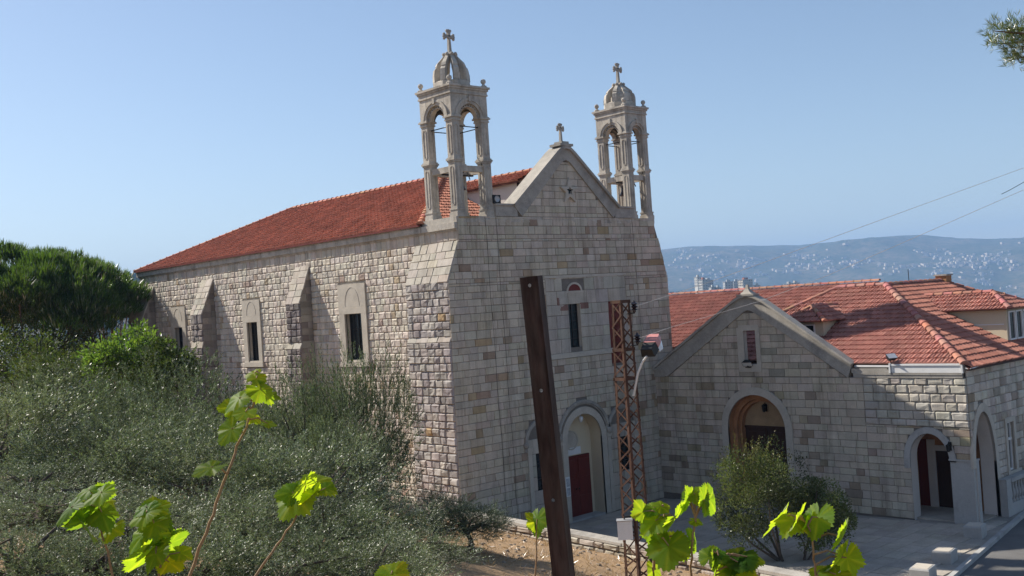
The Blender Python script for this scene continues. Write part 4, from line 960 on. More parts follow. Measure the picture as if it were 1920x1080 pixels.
# north wing
mb = MB(); NX0, NE, NRX, NRZ = 14.9, 6.0, 20.0, 8.56
mb.face([(NX0, 30, NE), (NRX, 30, NRZ), (NRX, -6, NRZ), (NX0, -6, NE)]); mb.face([(NRX, 30, NRZ), (25, 30, NE), (25, -6, NE), (NRX, -6, NRZ)]); nroof = obj('north_roof', mb, M['roofbase'], annex)
frN = Fr((NX0, 30, NE + .015), (0, -1, 0), (NRX - NX0, 0, NRZ - NE)); LN = sqrt((NRX - NX0) ** 2 + (NRZ - NE) ** 2)
tile_roof('roof_tiles', frN, [(22, 0), (36, 0), (36, LN), (22, LN)], .28, .33, PINK, nroof, M['tile'], annex, ac, TS, cut=lambda p: p.y < -.95 and p.z < min(P(p.x, 0)[2], AE + slope * (-.25 - p.y)) - .02)
ridge_tiles(nroof, (NRX, 9, NRZ + .05), (NRX, -6, NRZ + .05), M['tile'], PINK, ac, L=.42, r=.12)
mb = MB(); mb.box((15.15, -6, -.5), (24.8, 30, 5.98)); mb.box((12.2, -9.4, -.5), (22, -1.2, 5.3)); obj('inner_wall', mb, M['tan'], annex)
# the two dormers
d1 = part_empty('small_dormer', annex)
mb = MB(); mb.box((12.62, -7.34, 5.9), (15.2, -5.86, 7.08)); obj('wall', mb, M['cream'], d1)
fw_ = Fr((12.62, 0, 0), (0, -1, 0), Z)
for u0 in (6.02, 6.52): window(d1, fw_, u0, u0 + .46, 6.35, 7.0, -.015, M['whitepaint'], M['glass'], (1, 1), .05, 'casement', M['whitepaint'])
mb = MB(); c = -6.6; e1 = [(12.3, c - 1.02, 7.1), (12.3, c + 1.02, 7.1)]; r1, r2 = (13.1, c, 7.72), (15.4, c, 7.72)
mb.face([e1[0], r1, e1[1]]); mb.face([e1[0], (15.4, c - 1.02, 7.1), r2, r1]); mb.face([e1[1], r1, r2, (15.4, c + 1.02, 7.1)]); mb.face([e1[0], e1[1], (15.4, c + 1.02, 7.1), (15.4, c - 1.02, 7.1)]); obj('roof', mb, M['roofbase'], d1)
f1 = Fr((12.3, c - 1.02, 7.11), (1, 0, 0), (0, 1.02, .62)); L1 = sqrt(1.02 ** 2 + .62 ** 2)
inroof = lambda p: p.z < P(p.x, 0)[2] - .02
tile_roof('roof_tiles', f1, [(0, -.04), (3, -.04), (3, L1), (.8, L1)], .28, .30, PINK, d1, M['tile'], annex, ac, TS, cut=inroof)
f1 = Fr((12.3, c + 1.02, 7.11), (0, -1, 0), (.8, 0, .62)); L1 = sqrt(.8 ** 2 + .62 ** 2); tile_roof('roof_tiles', f1, [(0, -.04), (2.04, -.04), (1.02, L1)], .28, .30, PINK, d1, M['tile'], annex, ac, TS)
ridge_tiles(d1, (12.28, c - 1.04, 7.14), (13.1, c, 7.76), M['tile'], PINK, ac, L=.34, r=.10); ridge_tiles(d1, (12.28, c + 1.04, 7.14), (13.1, c, 7.76), M['tile'], PINK, ac, L=.34, r=.10); ridge_tiles(d1, (13.1, c, 7.76), (15.0, c, 7.76), M['tile'], PINK, ac, L=.34, r=.10)
d2 = part_empty('large_dormer', annex)
mb = MB(); mb.box((16.4, -13.0, 5.5), (18.6, -9.2, 7.14)); obj('wall', mb, M['cream'], d2)
fs_ = Fr((0, -13.0, 0), (1, 0, 0), Z)
for u0 in (16.52, 17.2, 17.88): window(d2, fs_, u0, u0 + .6, 5.95, 7.08, -.015, M['whitepaint'], M['glass'], (1, 1), .06, 'casement', M['whitepaint'])
mb = MB(); mb.box((16.38, -12.9, 6.56), (16.4, -9.5, 6.60)); obj('wall_band', mb, M['whitepaint'], d2)
mb = MB(); X0, X1_, Yf, c = 16.12, 18.88, -13.28, 17.5; zt = 7.16; r1, r2 = (c, -12.1, 7.82), (c, -8.8, 7.82)
mb.face([(X0, Yf, zt), (X1_, Yf, zt), r1]); mb.face([(X0, Yf, zt), r1, r2, (X0, -8.8, zt)]); mb.face([(X1_, Yf, zt), (X1_, -8.8, zt), r2, r1]); mb.face([(X0, Yf, zt), (X0, -8.8, zt), (X1_, -8.8, zt), (X1_, Yf, zt)]); obj('roof', mb, M['roofbase'], d2)
inS = lambda p: p.z < AE + slope * (p.y - SO) - .02
f2 = Fr((X0, -8.8, zt + .012), (0, -1, 0), (c - X0, 0, .66)); L2 = sqrt((c - X0) ** 2 + .66 ** 2); tile_roof('roof_tiles', f2, [(0, -.04), (4.48, -.04), (3.3, L2), (0, L2)], .28, .31, PINK, d2, M['tile'], annex, ac, TS, cut=inS)
f2 = Fr((X0, Yf, zt + .012), (1, 0, 0), (0, 1.18, .66)); L2 = sqrt(1.18 ** 2 + .66 ** 2); tile_roof('roof_tiles', f2, [(0, -.04), (2.76, -.04), (1.38, L2)], .28, .31, PINK, d2, M['tile'], annex, ac, TS)
for a, b in (((X0, Yf, zt + .05), (c, -12.1, 7.86)), ((X1_, Yf, zt + .05), (c, -12.1, 7.86)), ((c, -12.1, 7.86), (c, -9.3, 7.86))): ridge_tiles(d2, a, b, M['tile'], PINK, ac, L=.4, r=.115)
# the tiles that show largest become objects, the others one part
def tile_rank(it):
    X, Y, zz = proj(it[0]); return zz if 0 < X < 1920 and 0 < Y < 1080 and (it[0].x > 11.4) else 1e6 + zz
TS.sort(key=tile_rank)
for p, mb in TS[:285]: obj('roof_tile', mb, M['tile'], aroof)
rest = MB()
for p, mb in TS[285:]:
    b0 = len(rest.v); rest.v += mb.v; rest.c += mb.c; rest.f += [[i + b0 for i in q] for q in mb.f]
obj('roof_tiles', rest, M['tile'], annex, kind='stuff')
SA.finish(annex)
# floodlights and small fittings on the annex
def floodlight(p, aim, label):
    t = thing('floodlight', label, 'floodlight', p); p = Vector(p); d = Vector(aim).normalized(); s = d.cross(Z).normalized(); u = s.cross(d)
    mb = MB(); mb.loft([[p + s * a * .20 + u * b * .13 + d * .12 for a, b in ((1, 1), (-1, 1), (-1, -1), (1, -1))], [p + s * a * .11 + u * b * .07 - d * .06 for a, b in ((1, 1), (-1, 1), (-1, -1), (1, -1))]], True); obj('housing', mb, M['black'], t)
    mb = MB(); mb.face([p + s * a * .185 + u * b * .115 + d * .123 for a, b in ((1, 1), (-1, 1), (-1, -1), (1, -1))]); obj('lens', mb, M['lens'], t)
    mb = MB(); mb.tube([p - d * .02, p - Z * .18, p - Z * .30 - d * .1], .022, 6); mb.tube([p - Z * .30 - d * .1 + s * .12, p - Z * .30 - d * .1 - s * .12], .022, 6); obj('bracket', mb, M['black'], t)
floodlight(AW.p(5.0, 5.66, .18), (-.6, -.2, -.75), 'black floodlight at the foot of the narrow gable opening')
floodlight(AW.p(11.05, 5.74, .0), (-.3, -.6, .75), 'small floodlight on the wall top at the end of the awning box')
t = thing('wall_lamp', 'black wall lamp above the white corner pier of the porch', 'wall lamp', AW.p(13.05, 2.6, .04))
mb = MB(); slab(mb, AW, 13.0, 13.1, 2.5, 2.8, .04, .07); mb.tube([AW.p(13.05, 2.75, .05), AW.p(13.05, 2.82, .16), AW.p(13.05, 2.76, .22)], .015, 6); obj('bracket', mb, M['black'], t)
mb = MB(); mb.lathe([(.02, .16), (.09, .1), (.06, -.1), (.02, -.13)], AW.p(13.05, 2.6, .22), 8); obj('lantern_body', mb, M['black'], t)
# balustrade south of the annex
bal = thing('balustrade', 'pale stone balustrade beside the pointed arch at the right edge', 'balustrade', (14.3, YS - .2, -.1))
BY = YS - .25
mb = MB(); mb.box((12.55, BY - .13, -.3), (12.95, BY + .13, 1.26)); obj('end_post', mb, M['concrete'], bal)
mb = MB(); mb.box((12.96, BY - .11, -.3), (18.5, BY + .11, .36)); obj('plinth', mb, M['concrete'], bal)
mb = MB(); mb.box((12.96, BY - .15, 1.12), (18.5, BY + .15, 1.26)); obj('rail', mb, M['concrete'], bal)
for k in range(22):
    x = 13.12 + k * .25; mb = MB(); mb.lathe([(.07, .36), (.07, .42), (.04, .46), (.085, .62), (.075, .72), (.035, .95), (.035, 1.02), (.06, 1.06), (.06, 1.12)], (x, BY, 0), 8); obj('baluster', mb, M['concrete'], bal)

# ================================================================== COURTYARD
def PZ(x, y): return plaza_z(x, y)
def KERB(x): return -14.34 - (12.65 - x) * .163                 # southern edge of the paving
mb = MB()
xs = [wall_x(-3) - .3, 3, 8, 14, 30, 60]; ys = [1, 0, -3, -6, -9, -13]
for i in range(5):
    for a, b in zip(ys, ys[1:]):
        mb.face([(xs[i], b, PZ(0, b) - .03), (xs[i + 1], b, PZ(0, b) - .03), (xs[i + 1], a, PZ(0, a) - .03), (xs[i], a, PZ(0, a) - .03)])
    mb.face([(xs[i], KERB(xs[i]), -.06), (xs[i + 1], KERB(xs[i + 1]), -.06), (xs[i + 1], -13, -.06), (xs[i], -13, -.06)])
court = obj('courtyard', mb, M['pavejoint'], None, (0, 0, 0), kind='structure')
slabs = []; rnd = random.Random(31); y = -.1
while y > -16.5:
    dy = .62; x = wall_x(y) + .1 + rnd.uniform(0, .4)
    while x < 16:
        dx = rnd.uniform(.7, 1.1); xm, ym = x + dx / 2, y - dy / 2
        if ym - dy / 2 > KERB(xm) + .05 and not (xm > 10.5 and ym > -13.9) and ym < -.35 and x > wall_x(ym) + .02: slabs.append((x, x + dx, y - dy, y))
        x += dx
    y -= dy
slabs.sort(key=lambda s: (Vector(((s[0] + s[1]) / 2, s[2], 0)) - Vector((7.5, -13.5, 0))).length)
rest = MB()
for k, (x0, x1, y0, y1) in enumerate(slabs):
    mb = MB() if k < 290 else rest; g = rnd.uniform(.86, 1.1); mb.col = (g, g * rnd.uniform(.98, 1.01), g * rnd.uniform(.96, 1.02)); e = .008; h = rnd.uniform(-.004, .006)
    q = [(x0 + e, y0 + e), (x1 - e, y0 + e), (x1 - e, y1 - e), (x0 + e, y1 - e)]
    lo = [(a, b, PZ(a, b) - .05) for a, b in q]; hi = [(a, b, PZ(a, b) + h) for a, b in q]
    mb.loft([[Vector(p) for p in lo], [Vector(p) for p in hi]]); mb.face(hi)
    if k < 290: obj('paving_slab', mb, M['paving'], court)
obj('paving_slabs', rest, M['paving'], court, kind='stuff')
mb = MB(); xs = [-2.5 + k * 1.0 for k in range(64)]
for a, b in zip(xs, xs[1:]):
    mb.loft([[Vector((a + .005, KERB(a), -.25)), Vector((b - .005, KERB(b), -.25)), Vector((b - .005, KERB(b) - .16, -.25)), Vector((a + .005, KERB(a) - .16, -.25))], [Vector((a + .005, KERB(a), -.02)), Vector((b - .005, KERB(b), -.02)), Vector((b - .005, KERB(b) - .15, -.025)), Vector((a + .005, KERB(a) - .15, -.025))]], True)
obj('kerb', mb, M['concrete'], None, (0, -15, -.2), kind='structure')
mb = MB(); mb.face([(-3, KERB(-3) - .1, -.15), (-3, -60, -.6), (70, -60, -.6), (70, KERB(70) - .1, -.15)]); obj('road', mb, M['asphalt'], None, (0, -20, -.15), kind='structure')
def block(x, y, s, label):
    z = -.06; t = thing('stone_block', label, 'stone block', (x, y, z), 'stone blocks along the courtyard kerb'); a = .09
    mb = MB(); u = Vector((1, .163, 0)).normalized(); v_ = Vector((-u.y, u.x, 0)); c = Vector((x, y, z)); sx, sy, h = s
    ring = lambda e, zz: [c + u * sx * i * e + v_ * sy * j * e + Z * zz for i, j in ((-1, -1), (1, -1), (1, 1), (-1, 1))]
    mb.loft([ring(1, 0), ring(1, h - .04), ring(.93, h)], True); obj('block_body', mb, M['concrete'], t)
    mb = MB(); mb.loft([ring(.8, h), ring(.78, h + .012)], True); obj('block_top', mb, M['smooth'], t)
block(9.3, -14.35, (.34, .28, .40), 'pale stone block at the foot of the white corner pier')
block(5.85, -14.9, (.36, .28, .36), 'pale stone block standing alone on the paving midway along the kerb')
block(3.7, -15.25, (.36, .28, .36), 'pale stone block nearest the camera, cut by the bottom edge')

# ================================================================== LOW WALL BETWEEN THE TERRACE AND THE COURTYARD
lw = thing('low_wall', 'low rubble wall with a flat pale top between dry terrace and courtyard', 'wall', (wall_x(-8), -8, .3))
TOPZ = 1.22
def WP(y, off): return Vector((wall_x(y) + off, y, 0))
mb = MB(); mb.extrude([WP(.0, -.30) + Z * (-.4), WP(.0, .12) + Z * (-.4), WP(.0, .12) + Z * (TOPZ - .1), WP(.0, -.30) + Z * (TOPZ - .1)], WP(-21, 0) - WP(0, 0)); obj('core', mb, M['mortar'], lw)
SWL = Masonry(14); dirw = (WP(-21, 0) - WP(0, 0)).normalized(); Lw = (WP(-21, 0) - WP(0, 0)).length
frw = Fr(WP(0, -.30), dirw, Z)
SWL.lay(lw, frw, 0, Lw, .1, TOPZ - .08, [(.5, (.40, .35, .29), .15), (.3, (.33, .28, .22), .15), (.2, (.46, .41, .35), .1)], 'rough', hr=(.22, .34), wr=(.3, .75), depth=.10, gap=.03)
SWL.lay(lw, Fr(WP(-21, .12), -dirw, Z), 0, Lw, -.3, TOPZ - .08, PAL_ANNEX[:2], 'flat', hr=(.25, .32), wr=(.5, .9), depth=.02)
SWL.finish(lw, 150)
y = 0.0; rnd = random.Random(4)
while y > -21:
    L = rnd.uniform(.9, 1.6); a, b = WP(y - .004, 0), WP(y - L + .004, 0); mb = MB(); e = rnd.uniform(-.01, .01)
    mb.loft([[a + Vector((-.34 + e, 0, TOPZ - .08)), b + Vector((-.34 + e, 0, TOPZ - .08)), b + Vector((.15, 0, TOPZ - .08)), a + Vector((.15, 0, TOPZ - .08))], [a + Vector((-.33 + e, 0, TOPZ + e * .5)), b + Vector((-.33 + e, 0, TOPZ + e * .5)), b + Vector((.14, 0, TOPZ)), a + Vector((.14, 0, TOPZ))]], True)
    obj('coping_stone', mb, M['coping'], lw); y -= L

# ================================================================== LATTICE POLE, LAMP, CABLES, POST
PB = at(1193, 1000, 20.0); PX, PY = PB.x, PB.y; PZ0 = land(PX, PY) - .1
pole = thing('lattice_pole', 'rusty steel lattice electricity pole standing between the vines and the church', 'utility pole', (PX, PY, PZ0))
to_cam = Vector((CAM.x - PX, CAM.y - PY, 0)).normalized(); rt = Vector((R_.x, R_.y, 0)).normalized()
TOPP = 8.53; SPLIT = at(1168, 710, 20).z
dirs = [to_cam, rt, -to_cam, -rt]
def leg_pos(k, z, lo):
    t = (z - PZ0) / (TOPP - PZ0); r = (.27 - .075 * t) if lo else (.215 - .045 * (z - SPLIT) / (TOPP - SPLIT))
    return Vector((PX, PY, z)) + dirs[k] * r
def angle_iron(mb, a, b, d, w_=.05, t=.008):
    n = Vector(d).normalized(); up = (b - a).normalized(); s = up.cross(n).normalized()
    f1 = (-n + s).normalized(); f2 = (-n - s).normalized()
    for f, g in ((f1, f2), (f2, f1)): mb.loft([[p, p + f * w_, p + f * w_ + g * t, p + g * t] for p in (a, b)], True)
for k in range(4):
    mb = MB(); angle_iron(mb, leg_pos(k, PZ0, 1), leg_pos(k, SPLIT, 1), dirs[k], .055); obj('leg', mb, M['rust'], pole)
    mb = MB(); angle_iron(mb, leg_pos(k, SPLIT, 0), leg_pos(k, TOPP, 0), dirs[k], .05); obj('leg', mb, M['rust'], pole)
def flat_bar(mb, a, b, w_=.03, t=.007):
    d = (b - a).normalized(); c = (a + b) / 2; out = Vector((c.x - PX, c.y - PY, 0)).normalized(); s = d.cross(out).normalized()
    mb.loft([[p + s * w_ / 2, p - s * w_ / 2, p - s * w_ / 2 + out * t, p + s * w_ / 2 + out * t] for p in (a, b)], True)
for z0, z1, lo, st in ((PZ0 + .2, SPLIT - .05, 1, .25), (SPLIT + .05, TOPP - .05, 0, .22)):
    n = int((z1 - z0) / st)
    for k in range(4):
        k2 = (k + 1) % 4
        for j in range(n):
            a = leg_pos(k if j % 2 == 0 else k2, z0 + (z1 - z0) * j / n, lo); b = leg_pos(k2 if j % 2 == 0 else k, z0 + (z1 - z0) * (j + 1) / n, lo)
            mb = MB(); flat_bar(mb, a, b); obj('brace', mb, M['rust'], pole)
for z in (SPLIT, SPLIT + .55, TOPP - .03):
    mb = MB()
    for k in range(4):
        a, b = leg_pos(k, z, 1 if z == SPLIT else 0), leg_pos((k + 1) % 4, z, 1 if z == SPLIT else 0); o = ((a + b) / 2 - Vector((PX, PY, z))).normalized()
        mb.loft([[p + o * .0 - Z * .03, p + o * .012 - Z * .03, p + o * .012 + Z * .03, p - Z * .03 + Z * .06] for p in (a + (a - b) * .06, b + (b - a) * .06)], True)
    obj('collar', mb, M['rust'], pole)
mb = MB(); g = leg_pos(1, TOPP, 0); h = leg_pos(2, TOPP, 0)
ins = []
for px_, py_ in ((1189, 575), (1195, 655 - 20)):
    t = thing('insulator', 'dark ribbed insulator %s on the lattice pole' % ('near the top' if py_ < 600 else 'below the upper one'), 'insulator', at(px_, py_, 20.0)); c = at(px_, py_, 20.0)
    mb = MB(); mb.lathe([(.02, -.11), (.03, -.1), (.03, -.07), (.075, -.06), (.03, -.03), (.075, 0), (.03, .03), (.07, .05), (.03, .08), (.015, .11)], c, 12); obj('ribbed_body', mb, M['ceramic'], t)
    mb = MB(); mb.tube([c - Z * .12, c - Z * .12 - rt * .1, Vector((PX, PY, c.z - .13)) + rt * .1], .012, 6); mb.tube([c - Z * .13, c + Z * .12], .01, 6); obj('pin', mb, M['iron'], t); ins.append(c)
def cable(name, pts, label, r=.012, sag=.0):
    P_ = []
    for (a, b) in zip(pts, pts[1:]):
        for k in range(12):
            t = k / 12; P_.append(a.lerp(b, t) - Z * (sag * 4 * t * (1 - t)))
    P_.append(pts[-1]); mb = MB(); mb.tube(P_, r, 6); return tag(obj(name, mb, M['wire'], None, pts[0]), label, 'cable')
cable('power_cable', [ins[0], at(1310, 536, 20.6), at(1460, 482, 21.6), at(1960, 300, 26)], 'upper pale cable running from the lattice pole up to the right', .005)
cable('power_cable', [ins[1], at(1260, 613, 20.4), at(1424, 565, 21.2), at(1548, 518, 22), at(1700, 452, 23), at(1990, 325, 26)], 'lower pale cable from the lattice pole crossing in front of the annex gable', .005)
cable('loose_cable', [at(1878, 364, 24), at(1894, 356, 24.2), at(1940, 330, 25)], 'short dark cable end against the sky at the right edge', .006).data.materials[0] = M['iron']
lamp = thing('street_lamp', 'street lamp with faded pink housing on a curved arm of the lattice pole', 'street lamp', at(1193, 735, 20))
a0 = at(1188, 742, 19.9); a1 = at(1196, 700, 19.8); a2_ = at(1205, 678, 19.75); a3_ = at(1213, 668, 19.7)
mb = MB(); mb.tube([a0, a0.lerp(a1, .5) + rt * .0, a1, a2_, a3_], .022, 8); obj('arm', mb, M['lens'], lamp)
fh_ = Vector((F_.x, F_.y, 0)).normalized(); c = at(1214, 661, 19.7); ax = (fh_ * .72 + rt * .42 + Z * .52).normalized(); sd = ax.cross(Z).normalized(); up = sd.cross(ax).normalized()
def sect(t, w_, h0, h1): o = c + ax * t; return [o + sd * w_ + up * h0, o + sd * w_ * .84 + up * h1, o - sd * w_ * .84 + up * h1, o - sd * w_ + up * h0]
mb = MB(); mb.loft([sect(-.02, .135, -.085, .075), sect(.20, .15, -.085, .09)], True); obj('gear_box', mb, M['iron'], lamp)
mb = MB(); mb.loft([sect(.201, .152, -.03, .093), sect(.36, .15, -.03, .095), sect(.50, .11, -.03, .07), sect(.55, .06, -.03, .03)], True); obj('hood', mb, M['pinkplastic'], lamp)
mb = MB(); mb.loft([sect(.19, .158, -.12, -.032), sect(.34, .165, -.16, -.032), sect(.50, .10, -.11, -.032)], True); obj('lens', mb, M['lens'], lamp)
bx = thing('junction_box', 'white junction box mounted on the lattice pole above the low wall', 'electrical box', at(1172, 994, 19.75))
c = at(1172, 993, 19.72); mb = MB(); mb.loft([[c + (rt * i * .14 + to_cam * j * .10 + Z * zz) for i, j in ((-1, -1), (1, -1), (1, 1), (-1, 1))] for zz in (-.17, .17)], True); obj('case', mb, M['whitepaint'], bx)
mb = MB(); mb.loft([[c + (rt * i * .15 + to_cam * j * .11 + Z * zz) for i, j in ((-1, -1), (1, -1), (1, 1), (-1, 1))] for zz in (.17, .19)], True); obj('lid', mb, M['greymetal'], bx)
mb = MB(); mb.tube([c + Z * .19, c + Z * .23, c + Z * .24 + rt * .12], .02, 6); obj('conduit', mb, M['black'], bx)

# angle iron post right in front of the camera
post = thing('iron_post', 'dark rusty angle iron post leaning in the near foreground', 'post', at(1060, 1300, 2.6))
q0 = at(1007.5, 517, 2.60); b0_ = at(1069, 1080, 2.62)
ax = (q0 - b0_).normalized(); L = 2.1; q1 = q0 - ax * L
ql = at(968, 519.5, 2.615) - q0; ql = (ql - ax * ql.dot(ax)); wl_ = .046; ql.normalize()
qb = ax.cross(ql).normalized()
if qb.dot(F_) < 0: qb = -qb
def post_flange(mb, side_dir, thick_dir, w_, holes, t=.006):
    # a plate with round holes, built from strips round each hole
    zs_ = [0.0]
    for hz in holes: zs_ += [hz - .012, hz + .012]
    zs_.append(L); c = w_ * .5
    def quad3(pts):
        A_ = [q0 - ax * y + side_dir * x for x, y in pts]; B_ = [p + thick_dir * t for p in A_]; mb.loft([A_, B_], True)
    for k in range(0, len(zs_), 2): quad3([(0, zs_[k]), (w_, zs_[k]), (w_, zs_[k + 1]), (0, zs_[k + 1])])
    for hz in holes:
        r = .0048; ca = atan2(.012, w_ / 2); angs = sorted([2 * pi * j / 12 for j in range(12)] + [ca, pi - ca, pi + ca, 2 * pi - ca]); n = len(angs)
        cir = [(c + r * cos(t_), hz + r * sin(t_)) for t_ in angs]
        def border(p):
            dx, dy = p[0] - c, p[1] - hz; s = min((w_ / 2) / max(abs(dx), 1e-6), .012 / max(abs(dy), 1e-6)); return (c + dx * s, hz + dy * s)
        for j in range(n):
            a, b = cir[j], cir[(j + 1) % n]; mb_pts = [a, b, border(b), border(a)]
            for off in (0, t): mb.face([q0 - ax * y + side_dir * x + thick_dir * off for x, y in mb_pts])
            mb.face([q0 - ax * a[1] + side_dir * a[0], q0 - ax * b[1] + side_dir * b[0], q0 - ax * b[1] + side_dir * b[0] + thick_dir * t, q0 - ax * a[1] + side_dir * a[0] + thick_dir * t])
        for sx in (-1, 1):
            pass
mb = MB(); post_flange(mb, ql, qb, wl_, [.022, .285, .56]); obj('front_flange', mb, M['postrust'], post)
mb = MB(); post_flange(mb, (qb * 1.0 - ql * .10).normalized(), ql, .036, []); obj('side_flange', mb, M['postrust'], post)

# ================================================================== VEGETATION
NR = np.random.default_rng(7)
def nrm(a): return a / np.maximum(np.linalg.norm(a, axis=-1, keepdims=True), 1e-9)
def leaf_quads(c, d, n, ln, wd, col, fold=0.0):
    """diamond leaves: base c, direction d, normal n; arrays of N"""
    s = nrm(np.cross(d, n)); N = len(c); ln = ln[:, None]; wd = wd[:, None]
    v = np.empty((N, 4, 3)); v[:, 0] = c; v[:, 1] = c + d * ln * .5 + s * wd * .5 + n * ln * fold; v[:, 2] = c + d * ln; v[:, 3] = c + d * ln * .5 - s * wd * .5 + n * ln * fold
    f = np.arange(N * 4).reshape(N, 4); return v.reshape(-1, 3), f, np.repeat(col, 4, axis=0)
def rand_unit(n): return nrm(NR.normal(size=(n, 3)))
def olive_crown(seed, rx=2.3, rz=2.1, clumps=62, shoots=44, leaves=16, upright=.95):
    """leaves in local coordinates, crown centre at (0,0,0)"""
    global NR
    NR = np.random.default_rng(seed)
    V, F_l, Cc = [], [], []; base = 0
    cd = rand_unit(clumps); rad = NR.uniform(.35, 1.0, clumps) ** .6
    cc = cd * rad[:, None] * np.array([rx, rx, rz]); cc[:, 2] *= np.where(cc[:, 2] < 0, .75, 1.0)
    cs = NR.uniform(.42, .85, clumps) * rx / 2.3
    tone = NR.uniform(.45, 1.35, clumps)
    k = np.repeat(np.arange(clumps), shoots); n = len(k)
    sp = cc[k] + rand_unit(n) * (NR.uniform(.1, 1, n) ** .5 * cs[k])[:, None]
    sd = nrm(nrm(sp - cc[k]) * .7 + nrm(sp) * .6 + np.array([0, 0, upright]) + NR.normal(size=(n, 3)) * .35)
    L = NR.uniform(.22, .52, n)
    m = np.repeat(np.arange(n), leaves); t = np.tile(np.linspace(.05, 1, leaves), n)
    bend = np.array([0, 0, -.25]) * (t ** 2)[:, None] * NR.uniform(0, 1, n)[m][:, None] * L[m][:, None]
    pos = sp[m] + sd[m] * (t * L[m])[:, None] + bend
    ld = nrm(sd[m] * .95 + rand_unit(len(m)) * .72)
    ln = NR.uniform(.06, .105, len(m)); wd = NR.uniform(.017, .027, len(m))
    nn = np.array([0, 0, .45]) + rand_unit(len(m)) * 1.0 + nrm(sp)[m] * .5; nn = nrm(nn - ld * (nn * ld).sum(1, keepdims=True))
    tn = tone[k][m] * NR.uniform(.62, 1.3, n)[m] * NR.uniform(.65, 1.45, len(m)); col = np.stack([tn * NR.uniform(.95, 1.08, len(m)), tn, tn * NR.uniform(.85, 1.05, len(m))], 1)
    return leaf_quads(pos, ld, nn, ln, wd, col), cc
def branches(mb, base, tips, r0, rnd, trunk_h):
    base = Vector(base); top = base + Vector((rnd.uniform(-.15, .15), rnd.uniform(-.15, .15), trunk_h))
    mb.tube([base - Z * .2, base + Z * .15, base.lerp(top, .5) + Vector((rnd.uniform(-.06, .06), rnd.uniform(-.06, .06), 0)), top], [r0 * 1.5, r0 * 1.1, r0 * .9, r0 * .8], 9)
    for tp in tips:
        tp = Vector(tp); mid = top.lerp(tp, .5) + Vector((rnd.uniform(-.15, .15), rnd.uniform(-.15, .15), rnd.uniform(0, .2)))
        mb.tube([top - Z * .1, top.lerp(mid, .5) + Vector((rnd.uniform(-.05, .05),) * 3), mid, tp], [r0 * .55, r0 * .42, r0 * .28, r0 * .08], 6)
OL = []
for sd in (1, 2, 3, 4):
    (v, f, c), cc = olive_crown(sd * 13); me = mesh_from('olive_foliage', v, f, c); OL.append((me, cc))
def olive(px, py_top, d, R, label, var, rz=None, name='olive_tree', mat='olive', cat='olive tree', group='olive trees below the church'):
    """tree whose crown top is seen at that bearing and distance"""
    p = at(px, py_top, d); g = land(p.x, p.y); rz = (p.z - g - .15) / 1.9; k = R / 2.3
    me, cc = OL[var % 4]; cz = p.z - 1.12 * rz
    t = thing(name, label, cat, (p.x, p.y, g), group)
    cr = link('foliage', me if len(me.materials) == 0 or me.materials[0] == M[mat] else me.copy(), M[mat], t)
    if cr.data.materials[0] != M[mat]: cr.data.materials[0] = M[mat]
    cr.location = (0, 0, cz - g); cr.scale = (k, k, rz / 2.1); cr.rotation_euler = (0, 0, var * 1.9 + d)
    mb = MB(); rnd = random.Random(var + int(d)); rz_ = Matrix.Rotation(var * 1.9 + d, 3, 'Z')
    tips = [Vector((p.x, p.y, cz)) + rz_ @ Vector((c[0] * k, c[1] * k, c[2] * rz / 2.1)) for c in cc[::4]]
    branches(mb, (p.x, p.y, g), tips, .055 * R + .012, rnd, max(.5, (cz - g) * .5)); obj('trunk', mb, M['bark'], t)
    return t
olive(665, 632, 26, 1.35, 'tall silvery olive tree reaching up in front of the window nearest the church corner', 0, 2.5)
olive(570, 705, 26, 1.7, 'olive tree in the middle of the grove, just left of the tallest one', 1)
olive(430, 745, 27, 2.0, 'olive tree in front of the second buttress, behind the tall vine shoot', 2)
olive(300, 668, 30, 2.3, 'big round olive tree in front of the bright green broadleaf tree', 3, 2.6)
olive(110, 690, 28, 2.4, 'olive tree at the left, below the umbrella pine', 1)
olive(-40, 720, 24, 2.2, 'olive tree cut by the left edge of the picture', 2)
olive(180, 770, 22, 1.9, 'nearer olive tree in the front row at the left, above the vine leaves', 0)
olive(385, 800, 21, 1.9, 'nearer olive tree in the front row between the two left vine shoots', 3)
olive(570, 810, 21, 1.9, 'nearer olive tree in the front row behind the right hand vine leaf pair', 2)
olive(808, 925, 25, 1.2, 'smaller olive bush at the foot of the rock faced corner buttress', 1)
olive(878, 938, 25, .95, 'low dark olive bush beside the low wall and bare soil', 0, 1.2)
olive(715, 925, 21, 1.15, 'low olive bush at the bottom edge left of the bare soil', 3, 1.3)
olive(60, 870, 20, 1.3, 'low olive bush at the lower left over brown soil', 1, 1.4)
olive(90, 905, 15.5, 1.25, 'low olive shoot behind the leftmost vine cluster', 2)
olive(255, 925, 15, 1.2, 'low olive shoots behind the second vine cluster from the left', 3)
olive(420, 905, 15.5, 1.25, 'low olive shoots right of the tall vine shoot', 0)
olive(590, 930, 15.5, 1.2, 'low olive shoots under the vine leaf pair', 1)
olive(770, 1000, 16.5, .95, 'low olive shoots at the bottom edge beside the bare soil', 2)
olive(20, 985, 11, .85, 'knee high olive sucker at the lower left corner', 0)
olive(165, 1000, 10.5, .9, 'knee high olive sucker under the leftmost vine cluster', 1)
olive(345, 990, 10.5, .95, 'knee high olive sucker behind the foot of the tall vine shoot', 2)
olive(520, 985, 11, .95, 'knee high olive sucker left of the vine leaf pair cane', 3)
olive(680, 1005, 11.5, .9, 'knee high olive sucker at the bottom edge before the bare soil', 0)
olive(240, 745, 25, 1.9, 'olive tree filling the grove below the dark shrub', 1)
olive(625, 770, 24, 1.15, 'olive tree directly in front of the tallest olive', 3)
